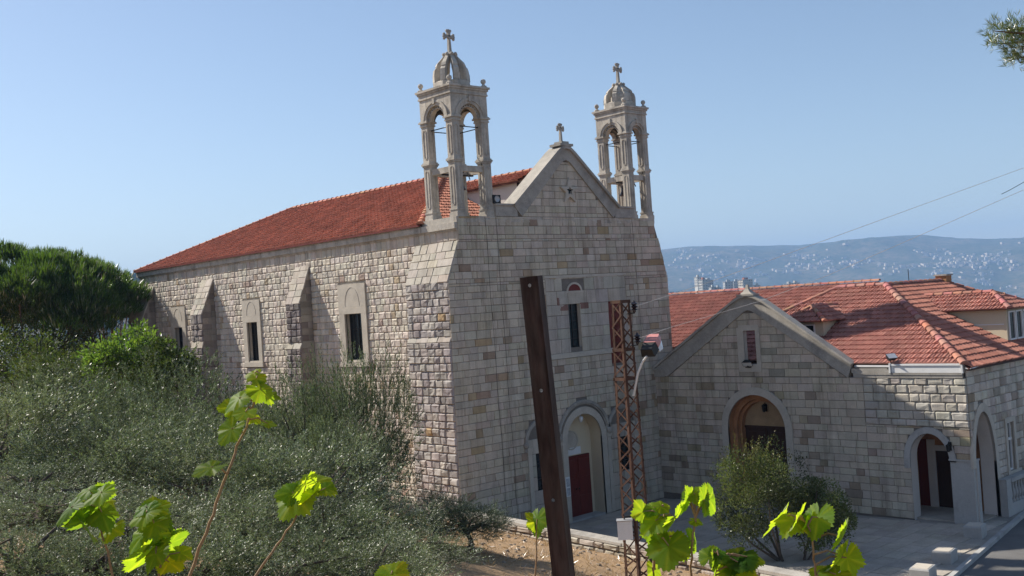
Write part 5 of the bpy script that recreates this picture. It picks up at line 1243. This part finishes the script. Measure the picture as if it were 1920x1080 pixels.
olive(500, 725, 30, 1.8, 'olive tree rising against the wall between second and third buttress', 0)

def tuft_mesh(name, pts, dirs, blades, length, width, spread, tone, seed):
    rg = np.random.default_rng(seed); n = len(pts); m = np.repeat(np.arange(n), blades); N = len(m)
    d = nrm(dirs[m] + rg.normal(size=(N, 3)) * spread); ln = rg.uniform(.6, 1.15, N) * length; wd = np.full(N, width) * rg.uniform(.7, 1.3, N)
    nn = nrm(np.cross(d, nrm(rg.normal(size=(N, 3))))); tn = tone[m] * rg.uniform(.75, 1.25, N); col = np.stack([tn * rg.uniform(.9, 1.15, N), tn, tn * rg.uniform(.7, 1.1, N)], 1)
    v, f, c = leaf_quads(pts[m], d, nn, ln, wd, col); return v, f, c
def pine_tree(p, crown_c, rx, ry, rz, puffs, label, seed, low=.35, tr=.28, length=.55):
    rg = np.random.default_rng(seed); t = thing('umbrella_pine', label, 'pine tree', p)
    u = nrm(rg.normal(size=(puffs, 3))); u[:, 2] = np.where(u[:, 2] < -low, -u[:, 2] * rg.uniform(0, 1, puffs), u[:, 2]); rr_ = rg.uniform(.55, 1, puffs) ** .5
    pc = u * rr_[:, None] * np.array([rx, ry, rz]); ps = rg.uniform(.55, 1.0, puffs) * rx / 5.5
    k = np.repeat(np.arange(puffs), 64); n = len(k); o = nrm(rg.normal(size=(n, 3))); o[:, 2] = np.abs(o[:, 2]) * .9 - .15
    pts = pc[k] + o * (ps[k] * rg.uniform(.55, 1.0, n))[:, None] * np.array([1.1, 1.1, .85]); dirs = nrm(o * .5 + np.array([0, 0, 1.15]) + u[k] * .25)
    tone = np.repeat(rg.uniform(.7, 1.2, puffs), 64) * rg.uniform(.8, 1.2, n)
    v, f, c = tuft_mesh('x', pts, dirs, 8, length, .04, .2, tone, seed + 1)
    me = mesh_from('needles', v, f, c); o_ = link('needles', me, M['pine'], t); o_.location = Vector(crown_c) - Vector(p)
    mb = MB(); rnd = random.Random(seed); base = Vector(p); cc = Vector(crown_c); fork = base.lerp(cc, .42) 
    mb.tube([base - Z * .3, base.lerp(fork, .5) + Vector((.15, .1, 0)), fork], [tr * 1.2, tr, tr * .85], 10)
    for k in range(0, puffs, max(1, puffs // 26)):
        tp = cc + Vector(pc[k]); mid = fork.lerp(tp, .55) + Vector((0, 0, -.35 + rnd.uniform(-.2, .2))); mb.tube([fork - Z * .1, fork.lerp(mid, .5), mid, tp], [tr * .5, tr * .36, tr * .2, .03], 6)
    obj('trunk', mb, M['pinebark'], t); return t
pb = at(72, 690, 62); pc_ = at(28, 592, 62)
pine_tree((pb.x, pb.y, land(pb.x, pb.y)), pc_, 6.2, 5.5, 3.3, 300, 'broad dark umbrella pine rising beyond the olive grove at the left', 31)
pb = at(-150, 690, 72); pc_ = at(-140, 590, 72)
pine_tree((pb.x, pb.y, land(pb.x, pb.y)), pc_, 6.0, 5.0, 3.6, 160, 'dark pine cut by the left edge, behind the broad umbrella pine', 33)
pb = at(205, 660, 76); pc_ = at(208, 602, 76)
pine_tree((pb.x, pb.y, land(pb.x, pb.y)), pc_, 2.6, 3.0, 2.4, 110, 'smaller dark pine close against the far end of the church', 37, tr=.2)
# pine twigs entering at the upper right
pb = at(2250, 500, 15); pb.z = land(pb.x, pb.y); t = thing('overhanging_pine', 'pine twigs hanging into the upper right corner against the sky', 'pine tree', pb)
rg = np.random.default_rng(5); mb = MB(); fork = at(2230, 120, 15)
mb.tube([pb - Z * .3, pb.lerp(fork, .5), fork], [.20, .15, .09], 9)
cl = []
for (px_, py_, d_) in ((1862, 58, 14.8), (1880, 52, 15), (1868, 82, 15), (1895, 62, 14.9), (1900, 78, 15.2), (1893, 90, 15), (1905, 100, 15), (1898, 112, 15.1), (1912, 118, 15), (1915, 92, 14.8), (1925, 70, 15), (1935, 110, 15.2), (1950, 60, 15), (1960, 95, 15), (1985, 80, 15), (1930, 45, 15.3), (1990, 120, 15.2), (1902, 50, 15.1), (1890, 75, 15.0), (1910, 66, 15.1)):
    q = at(px_, py_, d_); cl.append(q)
    m_ = at(2060, 90, 15).lerp(q, .55) + Vector((0, 0, .05)); mb.tube([fork, at(2060, 90, 15), m_, q], [.06, .04, .018, .006], 5)
obj('trunk', mb, M['pinebark'], t)
pts, dirs = [], []
for q in cl:
    for k in range(16): o = rg.normal(size=3) * .055; pts.append(np.array(q) + o); dirs.append(rg.normal(size=3) * .5 + np.array([-.2, .2, .75]) + o * 4)
top_ = at(2240, 70, 15.2)
for k in range(26):                                              # the rest of its crown, beyond the frame
    o = Vector(rg.normal(size=3)).normalized() * (1.75 * rg.uniform(.5, 1) ** .5); o.z *= .75; q = top_ + o
    m_ = fork.lerp(q, .55) - Z * .1; mb = MB(); mb.tube([fork, fork.lerp(m_, .5), m_, q], [.06, .04, .022, .008], 5); obj('bough', mb, M['pinebark'], t)
    for j in range(46): o2 = rg.normal(size=3) * .2; pts.append(np.array(q) + o2); dirs.append(rg.normal(size=3) * .5 + np.array([0, 0, .8]) + o2 * 2)
v, f, c = tuft_mesh('x', np.array(pts), nrm(np.array(dirs)), 12, .125, .006, .42, np.full(len(pts), 1.0), 9)
me = mesh_from('needles', v - np.array(pb), f, c * np.array([1.35, 1.0, .8])); link('needles', me, M['pine'], t)

def leafy(name, label, cat, base, centre, R, clumps, per, leaf, width, mat, seed, trunk_r=.1, group=None, upright=.2, tone=(.7, 1.25), stems=5, extra=None):
    rg = np.random.default_rng(seed); t = thing(name, label, cat, base, group); R = np.array(R)
    u = nrm(rg.normal(size=(clumps, 3))); cc = u * (rg.uniform(.3, 1, clumps) ** .55)[:, None] * R; cs = rg.uniform(.22, .42, clumps) * R.mean()
    k = np.repeat(np.arange(clumps), per); n = len(k); o = nrm(rg.normal(size=(n, 3))); pts = cc[k] + o * (cs[k] * rg.uniform(.2, 1, n) ** .5)[:, None]
    d = nrm(o + u[k] * .4 + np.array([0, 0, upright]) + rg.normal(size=(n, 3)) * .5); nn = nrm(np.cross(d, nrm(rg.normal(size=(n, 3)))) + np.array([0, 0, .5])); nn = nrm(nn - d * (nn * d).sum(1, keepdims=True))
    tn = rg.uniform(*tone, clumps)[k] * rg.uniform(.75, 1.2, n); col = np.stack([tn * rg.uniform(.9, 1.2, n), tn, tn * rg.uniform(.7, 1.1, n)], 1)
    v, f, c = leaf_quads(pts, d, nn, rg.uniform(.7, 1.25, n) * leaf, rg.uniform(.8, 1.2, n) * width, col, .08)
    if extra is not None: v2, f2, c2 = extra(rg); f = np.vstack([f, f2 + len(v)]); v = np.vstack([v, v2]); c = np.vstack([c, c2])
    o_ = link('foliage', mesh_from('foliage', v, f, c), M[mat], t); o_.location = Vector(centre) - Vector(base)
    mb = MB(); rnd = random.Random(seed)
    b = Vector(base)
    for s in range(stems):
        tp = Vector(centre) + Vector(cc[s * max(1, clumps // stems) % clumps]); st = b + Vector((rnd.uniform(-.12, .12), rnd.uniform(-.12, .12), -.1)); mid = st.lerp(tp, .5) + Vector((rnd.uniform(-.2, .2), rnd.uniform(-.2, .2), 0))
        mb.tube([st, st.lerp(mid, .6), mid, tp], [trunk_r, trunk_r * .75, trunk_r * .5, .012], 7)
    obj('trunk', mb, M['bark'], t); return t
c = at(250, 675, 40); g = land(c.x, c.y)
leafy('broadleaf_tree', 'bright green broadleaf tree in front of the far church windows', 'tree', (c.x, c.y, g), c, (1.55, 1.55, 1.0), 60, 130, .15, .075, 'broad', 51)
c = at(322, 705, 38); g = land(c.x, c.y)
leafy('dark_shrub', 'dark leaved shrub between the bright broadleaf tree and the second buttress', 'shrub', (c.x, c.y, g), c, (.85, .85, 1.15), 40, 120, .13, .055, 'darkleaf', 52)
for i, (px_, py_, d_, r_, lb) in enumerate(((20, 690, 50, 2.6, 'dark bushes under the pine at the far left'), (120, 712, 45, 1.9, 'green bush right below the pine trunk'), (150, 668, 62, 2.6, 'shaded bush behind the bright broadleaf tree'), (60, 672, 58, 2.8, 'shaded bush under the middle of the umbrella pine'), (-30, 670, 60, 3.0, 'shaded bush at the left edge under the pines'))):
    c = at(px_, py_, d_); g = land(c.x, c.y); leafy('bush', lb, 'bush', (c.x, c.y, g), c, (r_, r_, r_ * .6), 50, 90, .16, .07, 'darkleaf', 60 + i)
# bushy shrub in the courtyard
bs = Vector((3.5, -10.76, PZ(3.5, -10.76)))
def sticks(rg):
    P_, D_l, T_ = [], [], []
    for k in range(75):
        a = rg.uniform(0, 2 * pi); r = rg.uniform(0, 1.0); b = np.array([r * cos(a), r * sin(a), rg.uniform(.75, 1.45) - r * .3]); d = np.array([rg.normal() * .3, rg.normal() * .3, 1.0]); L = rg.uniform(.3, .9)
        for j in range(16): P_.append(b + d * L * j / 16 + rg.normal(size=3) * .02); D_l.append(d + rg.normal(size=3) * .6); T_.append(1.3)
    v, f, c = leaf_quads(np.array(P_), nrm(np.array(D_l)), nrm(rg.normal(size=(len(P_), 3))), np.full(len(P_), .06), np.full(len(P_), .02), np.array(T_)[:, None] * np.array([[1.5, 1.15, .9]])); return v, f, c
sc = Vector((3.05, -10.35, 2.1))
leafy('courtyard_shrub', 'bushy grey green shrub with dry upright twigs in the shaded courtyard', 'shrub', bs, sc, (1.25, 1.4, 1.6), 62, 330, .08, .034, 'shrub', 71, .05, None, .6, (.4, 1.4), 5, sticks)
leafy('courtyard_bush', 'lower green bush leaning right beside the tall courtyard shrub', 'shrub', (3.9, -11.3, PZ(0, -11.3)), (4.25, -11.6, 1.35), (.95, 1.15, 1.0), 60, 260, .08, .038, 'shrub', 72, .04, None, .3, (.7, 1.5), 4)

# dry grass, straw and weeds on the bare terrace
rg = np.random.default_rng(3); P_, D_l = [], []
while len(P_) < 9000:
    y_ = rg.uniform(-20, 12); u_ = rg.uniform(.1, 9); x_ = wall_x(min(y_, 0)) - u_ - .35
    if vnoise(x_ * .9, y_ * .9) < rg.uniform(.2, .9): continue
    P_.append((x_, y_, land(x_, y_))); D_l.append((rg.normal() * .8, rg.normal() * .8, rg.uniform(.1, 1.0)))
n = len(P_); tn = rg.uniform(.6, 1.2, n); v, f, c = leaf_quads(np.array(P_), nrm(np.array(D_l)), nrm(rg.normal(size=(n, 3))), rg.uniform(.06, .28, n), rg.uniform(.008, .02, n), np.stack([tn, tn, tn], 1))
tag(link('dry_grass', mesh_from('dry_grass', v, f, c), M['grass']), None, None, None, 'stuff')
mb = MB(); rnd = random.Random(77)
for k in range(420):
    y_ = rnd.uniform(-20, 8); x_ = wall_x(min(y_, 0)) - rnd.uniform(.4, 8); s = rnd.uniform(.02, .09); g = rnd.uniform(.7, 1.1); mb.col = (.34 * g, .27 * g, .20 * g); c = Vector((x_, y_, land(x_, y_)))
    rgs = [[c + Vector((s * r * cos(2 * pi * j / 6 + k) * rnd.uniform(.8, 1.2), s * r * sin(2 * pi * j / 6 + k) * rnd.uniform(.8, 1.2), s * h)) for j in range(6)] for r, h in ((1, -.2), (.9, .35), (.45, .65))]
    mb.loft(rgs, True)
obj('stones', mb, M['stone'], None, (-3, -8, .7), kind='stuff')

# vines right in front of the camera
def vine_leaf_mesh(name, seed):
    rg = random.Random(seed); out = []
    lobes = [(-2.40, .72), (-1.15, .88), (0, 1.0), (1.15, .88), (2.40, .72)]
    n = 60
    for k in range(n):
        a = -pi + 2 * pi * k / n
        r = 0
        for la, lr in lobes:
            d = abs((a - la + pi) % (2 * pi) - pi); r = max(r, lr * (1 - .25 * min(1, (d / .62)) ** 1.3))
        if abs(abs(a) - pi) < .28: r *= .28 + .72 * (abs(abs(a) - pi) / .28)
        r *= 1 + (.075 if k % 2 else -.05) + rg.uniform(-.03, .03)
        out.append((a, r))
    v = [(0, 0, 0)]; c = [(1.15, 1.1, 1)]; f = []
    cup = rg.uniform(.05, .28); fold = rg.uniform(-.12, .22); wv = rg.uniform(0, 6)
    for ring in (.45, .78, 1.0):
        for a, r in out:
            x, y = r * ring * cos(a), r * ring * sin(a); rr_ = r * ring
            vein = max(0, 1 - min(abs((a - la + pi) % (2 * pi) - pi) for la, _ in lobes) * rr_ / .10)
            z = -cup * rr_ * rr_ + fold * abs(y) + .06 * sin(3 * a + wv) * rr_ + .025 * sin(9 * a + wv) * rr_ - .018 * vein
            v.append((x, y, z)); g = 1.0 + .35 * vein + rg.uniform(-.05, .05); c.append((g * (1 + .25 * vein), g, g))
    for k in range(n): f.append([0, 1 + k, 1 + (k + 1) % n])
    for q in range(2):
        b0 = 1 + q * n
        for k in range(n): f.append([b0 + k, b0 + n + k, b0 + n + (k + 1) % n, b0 + (k + 1) % n])
    me = mesh_from(name, v, f, c); me.polygons.foreach_set('use_smooth', [True] * len(me.polygons)); me.materials.append(M['vine']); return me
VL = [vine_leaf_mesh('vine_leaf', s) for s in range(6)]
def vine(label, cane, leaves, seed, r=.0033):
    """cane: list of (px, py, d); leaves: (px, py, d, size, turn, nx, nz)"""
    rnd = random.Random(seed); b = at(*cane[0]); t = thing('grape_vine', label, 'grape vine', b, 'grape vine shoots in the foreground')
    pts = [at(*q) for q in cane]; P_ = []
    for a, c in zip(pts, pts[1:]):
        for k in range(4): P_.append(a.lerp(c, k / 4) + Vector((rnd.uniform(-1, 1), rnd.uniform(-1, 1), rnd.uniform(-1, 1))) * .003)
    P_.append(pts[-1]); mb = MB(); mb.tube(P_, [r * (1.15 - .6 * k / len(P_)) for k in range(len(P_))], 8); cn = obj('cane', mb, M['cane'], t)
    for (px_, py_, d_, s, turn, side, up) in leaves:
        p = at(px_, py_, d_)
        nrm_ = (-R_ * -side + (-F_) * .5 + Z * (up * 1.15)).normalized()              # facing us more or less, tilted
        tipd = (R_ * sin(turn) - Z * cos(turn)); tipd = (tipd - nrm_ * tipd.dot(nrm_)).normalized(); yv = nrm_.cross(tipd)
        o = bpy.data.objects.new('leaf', VL[rnd.randrange(6)]); COL.objects.link(o); o.parent = t
        S = s * (.84 if d_ > 2.9 else .73) * rnd.uniform(.92, 1.08); base = p - tipd * S * .35
        o.matrix_local = Matrix.Translation(base - b) @ Matrix(((tipd.x, yv.x, nrm_.x, 0), (tipd.y, yv.y, nrm_.y, 0), (tipd.z, yv.z, nrm_.z, 0), (0, 0, 0, 1))) @ Matrix.Scale(S, 4)
        near = min(P_, key=lambda q: (q - base).length + .15 * max(0, q.z - base.z)); mb = MB(); mid = near.lerp(base, .5) + Z * .012
        mb.tube([near, mid, base + nrm_ * .002], [.0028, .0022, .0016], 6); obj('petiole', mb, M['cane'], t)
    return t
vine('tall vine shoot with bright leaves at its top, before the second buttress', [(345, 1110, 3.2), (385, 1000, 3.2), (412, 925, 3.2), (440, 850, 3.2), (462, 800, 3.2), (478, 755, 3.2), (488, 705, 3.2)],
     [(487, 706, 3.15, .045, 2.6, .1, .6), (470, 702, 3.22, .038, -2.0, -.3, .8), (497, 738, 3.1, .062, .9, .5, .5), (512, 745, 3.2, .045, 1.5, .2, .9), (437, 755, 3.2, .070, -.7, -.4, .7), (425, 765, 3.25, .05, -1.2, .3, .5), (456, 778, 3.12, .056, -.1, .0, 1.0), (426, 815, 3.2, .070, -.4, -.2, .35), (508, 796, 3.2, .036, 1.4, .3, 1.3), (478, 785, 3.25, .04, .6, .5, .8), (384, 882, 3.15, .068, -.2, -.1, 1.5)], 1, .0043)
vine('leftmost cluster of vine leaves, with one drooping grey underside', [(215, 1110, 3.0), (205, 1050, 3.0), (190, 990, 3.0), (182, 950, 3.0)],
     [(165, 915, 3.0, .046, -2.7, -.2, .9), (200, 918, 3.0, .045, 2.3, .2, -.2), (178, 930, 2.95, .060, -.6, -.2, .8), (122, 962, 3.0, .072, -.8, -.5, .6), (150, 950, 3.02, .060, -1.3, .2, .9), (196, 945, 3.05, .055, .5, .3, 1.1), (152, 985, 3.0, .075, -.1, .9, -.9), (166, 1000, 2.98, .070, -.6, -.9, -.5), (196, 972, 2.98, .065, .2, .4, .5), (205, 1000, 3.0, .055, .1, -.2, .6)], 2)
vine('second vine cluster from the left, bright leaves over darker ones', [(300, 1120, 3.0), (300, 1060, 3.0), (290, 1000, 3.0), (280, 965, 3.0)],
     [(268, 950, 3.0, .055, -2.4, -.3, .9), (300, 948, 3.0, .060, 2.5, .2, .7), (262, 968, 2.97, .062, -.9, -.3, .7), (300, 975, 3.02, .068, .9, .3, .8), (285, 990, 2.95, .062, 0, .0, .9), (258, 1012, 3.0, .072, -.6, -.3, .5), (300, 1010, 3.0, .060, .4, .1, .7), (322, 1025, 3.05, .085, .5, .8, -.7), (262, 1055, 3.0, .085, -.5, .9, -.8), (285, 1050, 2.95, .060, -.1, -.4, .5), (325, 1060, 3.0, .06, .5, .1, .8), (346, 1040, 3.0, .045, .9, .3, .8)], 3)
vine('vine shoot carrying a pair of leaves in front of the middle olives', [(465, 1100, 3.1), (510, 1035, 3.1), (545, 985, 3.1), (565, 952, 3.1)],
     [(545, 945, 3.1, .098, -.25, -.2, .5), (536, 925, 3.12, .060, -1.1, .2, .6), (570, 920, 3.08, .072, .3, .95, -.5), (605, 908, 3.15, .082, .9, .3, .9), (585, 935, 3.1, .06, .5, .9, -.6), (618, 918, 3.12, .045, 1.3, .2, .7)], 4)
vine('lone vine leaf at the bottom edge left of the iron post', [(745, 1130, 3.0), (740, 1100, 3.0), (738, 1080, 3.0)], [(742, 1068, 3.0, .075, 2.9, -.1, .8), (720, 1085, 3.0, .05, -1.8, .2, .9)], 5)
vine('blurred vine leaf partly hidden behind the iron post', [(1000, 1120, 3.4), (1004, 1060, 3.4), (1006, 1010, 3.4)], [(1006, 985, 3.4, .07, .2, -.5, .3), (1000, 972, 3.42, .05, -2.6, .5, .4)], 6)
vine('vine cluster right of the lattice pole foot, with large hanging leaves', [(1215, 1120, 2.8), (1228, 1040, 2.8), (1240, 985, 2.8), (1246, 960, 2.8)],
     [(1200, 962, 2.8, .060, -1.2, .6, .3), (1216, 952, 2.82, .055, -2.0, .0, 1.0), (1246, 948, 2.8, .042, 2.2, .2, .7), (1220, 985, 2.78, .070, -.5, -.2, .6), (1222, 1005, 2.8, .058, -.3, .4, .4), (1268, 975, 2.82, .085, .9, .9, -.5), (1252, 1040, 2.75, .098, .0, -.2, .45), (1275, 1030, 2.8, .070, .6, .3, .4), (1300, 1022, 2.82, .060, .9, .6, .1), (1230, 1078, 2.8, .055, -.3, .6, .3)], 7, .004)
vine('upright vine tip with pale and green leaves left of the courtyard shrub', [(1296, 1130, 2.8), (1296, 1060, 2.8), (1300, 1000, 2.8), (1304, 970, 2.8)],
     [(1292, 930, 2.8, .058, -2.4, .9, -.2), (1305, 932, 2.8, .065, .1, -.1, .9), (1322, 928, 2.8, .058, 2.2, .7, .1), (1284, 950, 2.82, .052, -.6, .9, -.3), (1335, 945, 2.84, .075, 1.0, .6, .1), (1308, 978, 2.8, .032, .9, .1, .8)], 8)
vine('vine leaves at the bottom edge in front of the low wall', [(1345, 1140, 2.7), (1340, 1080, 2.7), (1345, 1040, 2.7)],
     [(1334, 1035, 2.7, .052, 3.0, -.2, .5), (1350, 1038, 2.7, .046, 2.7, .2, .8), (1346, 1062, 2.7, .055, -.1, .7, .1), (1378, 1055, 2.7, .080, -.3, -.2, .8), (1395, 1058, 2.7, .065, .8, .2, 1.0), (1416, 1048, 2.72, .055, 1.2, .2, .9), (1370, 1078, 2.68, .075, -.6, -.2, .7), (1405, 1082, 2.7, .07, .7, .1, .9)], 9)
vine('rightmost vine shoot with curled leaves and white undersides', [(1535, 1150, 2.7), (1530, 1090, 2.7), (1526, 1050, 2.7), (1520, 1000, 2.7), (1505, 970, 2.7)],
     [(1482, 985, 2.7, .078, -.3, -.1, .8), (1450, 985, 2.75, .085, -.9, .9, -.6), (1500, 965, 2.7, .075, 2.9, .95, -.5), (1512, 990, 2.72, .06, .2, .95, -.4), (1530, 985, 2.7, .075, .1, -.6, .5), (1575, 1020, 2.7, .078, .1, .98, -.4), (1572, 1055, 2.68, .08, .0, .95, -.5), (1590, 1060, 2.7, .075, .4, -.7, .2), (1560, 1085, 2.66, .07, -.4, -.1, .9), (1536, 1080, 2.7, .065, -.6, -.2, .9)], 10)

# ================================================================== FAR TOWN AND WOODS
def ground_hit(px_, py_, r0=700, r1=6500):
    r = r0
    while r < r1:
        q = at(px_, py_, r)
        if q.z < land(q.x, q.y): return Vector((q.x, q.y, land(q.x, q.y))), r
        r *= 1.006
    return None, None
fm = []
for nm, colr in (('wall_pale', (.50, .485, .455)), ('wall_cream', (.55, .48, .40)), ('wall_grey', (.45, .45, .45))): fm.append(surface('distant ' + nm, colr, .05, .2, .9, 0))
mroof = surface('distant red roof', (.38, .14, .08), .1, .2, .9, 0); mdark = surface('distant window', (.10, .11, .12), .2, .3, .4, 0)
HM = []
rnd = random.Random(9)
for k in range(6):
    mb = MB(); w_, d_, h_ = rnd.uniform(10, 22), rnd.uniform(9, 14), rnd.uniform(6, 18); mb.box((-w_ / 2, -d_ / 2, -6), (w_ / 2, d_ / 2, h_)); mb.box((-w_ * .2, -d_ * .2, h_), (w_ * .15, d_ * .2, h_ + 2.5))
    for fl in range(int(h_ / 3)): mb.box((-w_ / 2 - .4, -d_ / 2 - .4, fl * 3 + 2.7), (w_ / 2 + .4, d_ / 2 + .4, fl * 3 + 3.0))
    me = mesh_from('far_house', mb.v, mb.f, mb.c); me.materials.append(fm[(k * 2) % 3 if k != 5 else 1]); HM.append(me)
CL = [((1300, 1520), (482, 528), 75), ((1440, 1500), (476, 492), 14), ((1520, 1640), (486, 508), 34), ((1330, 1400), (515, 530), 12), ((1690, 1790), (484, 520), 26), ((1800, 1920), (482, 500), 34), ((1830, 1920), (508, 545), 34), ((1640, 1720), (500, 520), 8), ((1260, 1900), (470, 500), 22)]
cnt = 0
for (xa, xb), (ya, yb), n in CL:
    cx_ = [(rnd.uniform(xa, xb), rnd.uniform(ya, yb)) for _ in range(max(2, n // 6))]
    for k in range(n):
        c0 = rnd.choice(cx_); X, Y = c0[0] + rnd.gauss(0, 9), c0[1] + rnd.gauss(0, 3.2)
        g, r = ground_hit(X, Y, 1900)
        if g is None or r > 5900: continue
        o = bpy.data.objects.new('far_house', HM[rnd.randrange(6)]); COL.objects.link(o); o.location = g; o.rotation_euler = (0, 0, rnd.uniform(0, pi)); s = rnd.uniform(.38, .72); o.scale = (s, s, s * rnd.uniform(.7, 1.2)); cnt += 1
        tag(o, 'tiny pale house among many on the hazy far mountainside', 'house', 'houses scattered over the far mountainside')
rest = MB(); 
for k in range(900):
    X = rnd.uniform(1255, 1920); Y = rnd.gauss(498 - (X - 1255) * .01, 13)
    if vnoise(X * .03, Y * .11) < .42 + rnd.random() * .25: continue
    g, r = ground_hit(X, Y, 1900)
    if g is None or r > 5900: continue
    a = rnd.uniform(0, pi); w_, d_, h_ = rnd.uniform(4, 10), rnd.uniform(4, 9), rnd.uniform(4, 9); u = Vector((cos(a), sin(a), 0)); v_ = Vector((-sin(a), cos(a), 0))
    rest.loft([[g + u * i * w_ + v_ * j * d_ + Z * z for i, j in ((-1, -1), (1, -1), (1, 1), (-1, 1))] for z in (-4, h_)], True)
obj('far_town', rest, fm[1], None, (2000, 3000, 0), kind='stuff')
def tower_block(px_, py_, d, w_, dp, h_, label, wm, roofm=None, rot=.3, floors=None):
    q = at(px_, py_, d); t = thing('apartment_block', label, 'apartment block', (q.x, q.y, q.z - h_), 'pale blocks on the wooded rise beyond the annex roof')
    rz_ = Matrix.Rotation(VIEW_AZ * -1 + rot, 3, 'Z'); c = Vector((q.x, q.y, q.z - h_))
    def bb(mb, a, b):
        x0, y0, z0 = a; x1, y1, z1 = b; mb.loft([[c + rz_ @ Vector((x, y, z)) for x, y in ((x0, y0), (x1, y0), (x1, y1), (x0, y1))] for z in (z0, z1)], True)
    mb = MB(); bb(mb, (-w_ / 2, -dp / 2, -25), (w_ / 2, dp / 2, h_)); obj('wall', mb, wm, t)
    nf = floors or max(1, int(h_ / 3)); mb = MB(); mw = MB(); fh_ = h_ / nf
    for k in range(nf):
        bb(mb, (-w_ / 2 - .7, -dp / 2 - .7, k * fh_ + fh_ - .25), (w_ / 2 + .7, dp / 2 + .7, k * fh_ + fh_))
        nw = max(2, int(w_ / 3.2))
        for j in range(nw):
            x = -w_ / 2 + (j + .5) * w_ / nw; bb(mw, (x - .8, -dp / 2 - .06, k * fh_ + .8), (x + .8, -dp / 2 + .02, k * fh_ + 2.2))
        for j in range(max(2, int(dp / 3.2))):
            y_ = -dp / 2 + (j + .5) * dp / max(2, int(dp / 3.2)); bb(mw, (-w_ / 2 - .06, y_ - .8, k * fh_ + .8), (-w_ / 2 + .02, y_ + .8, k * fh_ + 2.2))
    obj('floor_slabs', mb, fm[0], t, kind='stuff'); obj('windows', mw, mdark, t, kind='stuff')
    mb = MB(); bb(mb, (-w_ * .2, -dp * .2, h_ + .01), (w_ * .2, dp * .2, h_ + 2.6)); obj('roof_house', mb, roofm or wm, t)
    return t
D = 1450
tower_block(1308, 519, D, 6, 9, 14, 'slim white tower block behind the taller pair, left end of the row', fm[0], None, .3)
tower_block(1318, 524, D - 40, 8, 10, 17, 'tall white tower block with a reddish top above the upper cable', fm[0], mroof, .35)
tower_block(1327, 525, D - 20, 10, 11, 17, 'tall grey tower block right beside the white one with the reddish top', fm[2], None, .35)
tower_block(1336, 538, D - 90, 7, 8, 12, 'low white block in front of the tall pair', fm[0], None, .2)
tower_block(1346, 539, D - 90, 6, 8, 10, 'small pale block right of the low white block', fm[0], None, .2)
tower_block(1365, 528, D + 40, 12, 9, 14, 'wide grey block left of the annex gable tip', fm[2], None, .1)
tower_block(1380, 527, D + 60, 10, 9, 14, 'narrow grey block just left of the annex gable tip', fm[2], None, .1)
tower_block(1397, 524, D + 30, 16, 12, 10, 'block with a large reddish roof directly behind the annex gable tip', fm[1], mroof, .4)
tower_block(1419, 534, D - 60, 9, 9, 10, 'rounded white block right of the annex gable tip', fm[0], None, -.2)
tower_block(1479, 532, D - 40, 9, 9, 10, 'white block with marked floors over the middle of the annex ridge', fm[0], None, .5, 5)
tower_block(1491, 530, D + 20, 9, 8, 10, 'pale yellowish block next to the white one over the annex ridge', fm[1], None, .3)
tower_block(1533, 533, D + 10, 8, 8, 7, 'small cream block at the right end of the row', fm[1], None, .3)
# woodland over the nearer rise and the hill at the left
rg = np.random.default_rng(17); P_ = []
def scatter(n, x0, x1, r0, r1):
    for k in range(n):
        q = at(rg.uniform(x0, x1), 560, rg.uniform(r0, r1)); P_.append((q.x, q.y, land(q.x, q.y)))
scatter(260, 1225, 1640, 1150, 1320); scatter(260, 1225, 1640, 1470, 1640); scatter(800, 120, 330, 900, 1560); scatter(500, -100, 330, 220, 800); scatter(260, 1235, 1700, 300, 1100)
P_ = np.array(P_); n = len(P_); k = np.repeat(np.arange(n), 70); S = rg.uniform(2.2, 5.0, n); o = nrm(rg.normal(size=(len(k), 3))); o[:, 2] = np.abs(o[:, 2])
pts = P_[k] + o * (S[k] * rg.uniform(.7, 1.0, len(k)))[:, None] * np.array([1, 1, 1.1]); d = nrm(o + rg.normal(size=o.shape) * .6); nn = nrm(np.cross(d, nrm(rg.normal(size=o.shape)))); tn = rg.uniform(.6, 1.3, n)[k]
v, f, c = leaf_quads(pts, d, nn, S[k] * .55, S[k] * .5, np.stack([tn, tn, tn], 1)); tag(link('woodland', mesh_from('woodland', v, f, c), M['wood']), None, None, None, 'stuff')

# ================================================================== AIR
mb = MB(); hz = 9000
mb.box((CAM.x - hz, CAM.y - hz, -420), (CAM.x + hz, CAM.y + hz, 420)); haze = obj('haze', mb, None, None, (0, 0, 0), kind='stuff')
m, n_, out = new_mat('thin air'); pv = n_.nodes.new('ShaderNodeVolumePrincipled'); pv.inputs['Color'].default_value = (.36, .60, 1.0, 1); pv.inputs['Density'].default_value = 1.75e-4; pv.inputs['Anisotropy'].default_value = 0.0
n_.links.new(pv.outputs[0], out.inputs['Volume']); haze.data.materials.append(m)
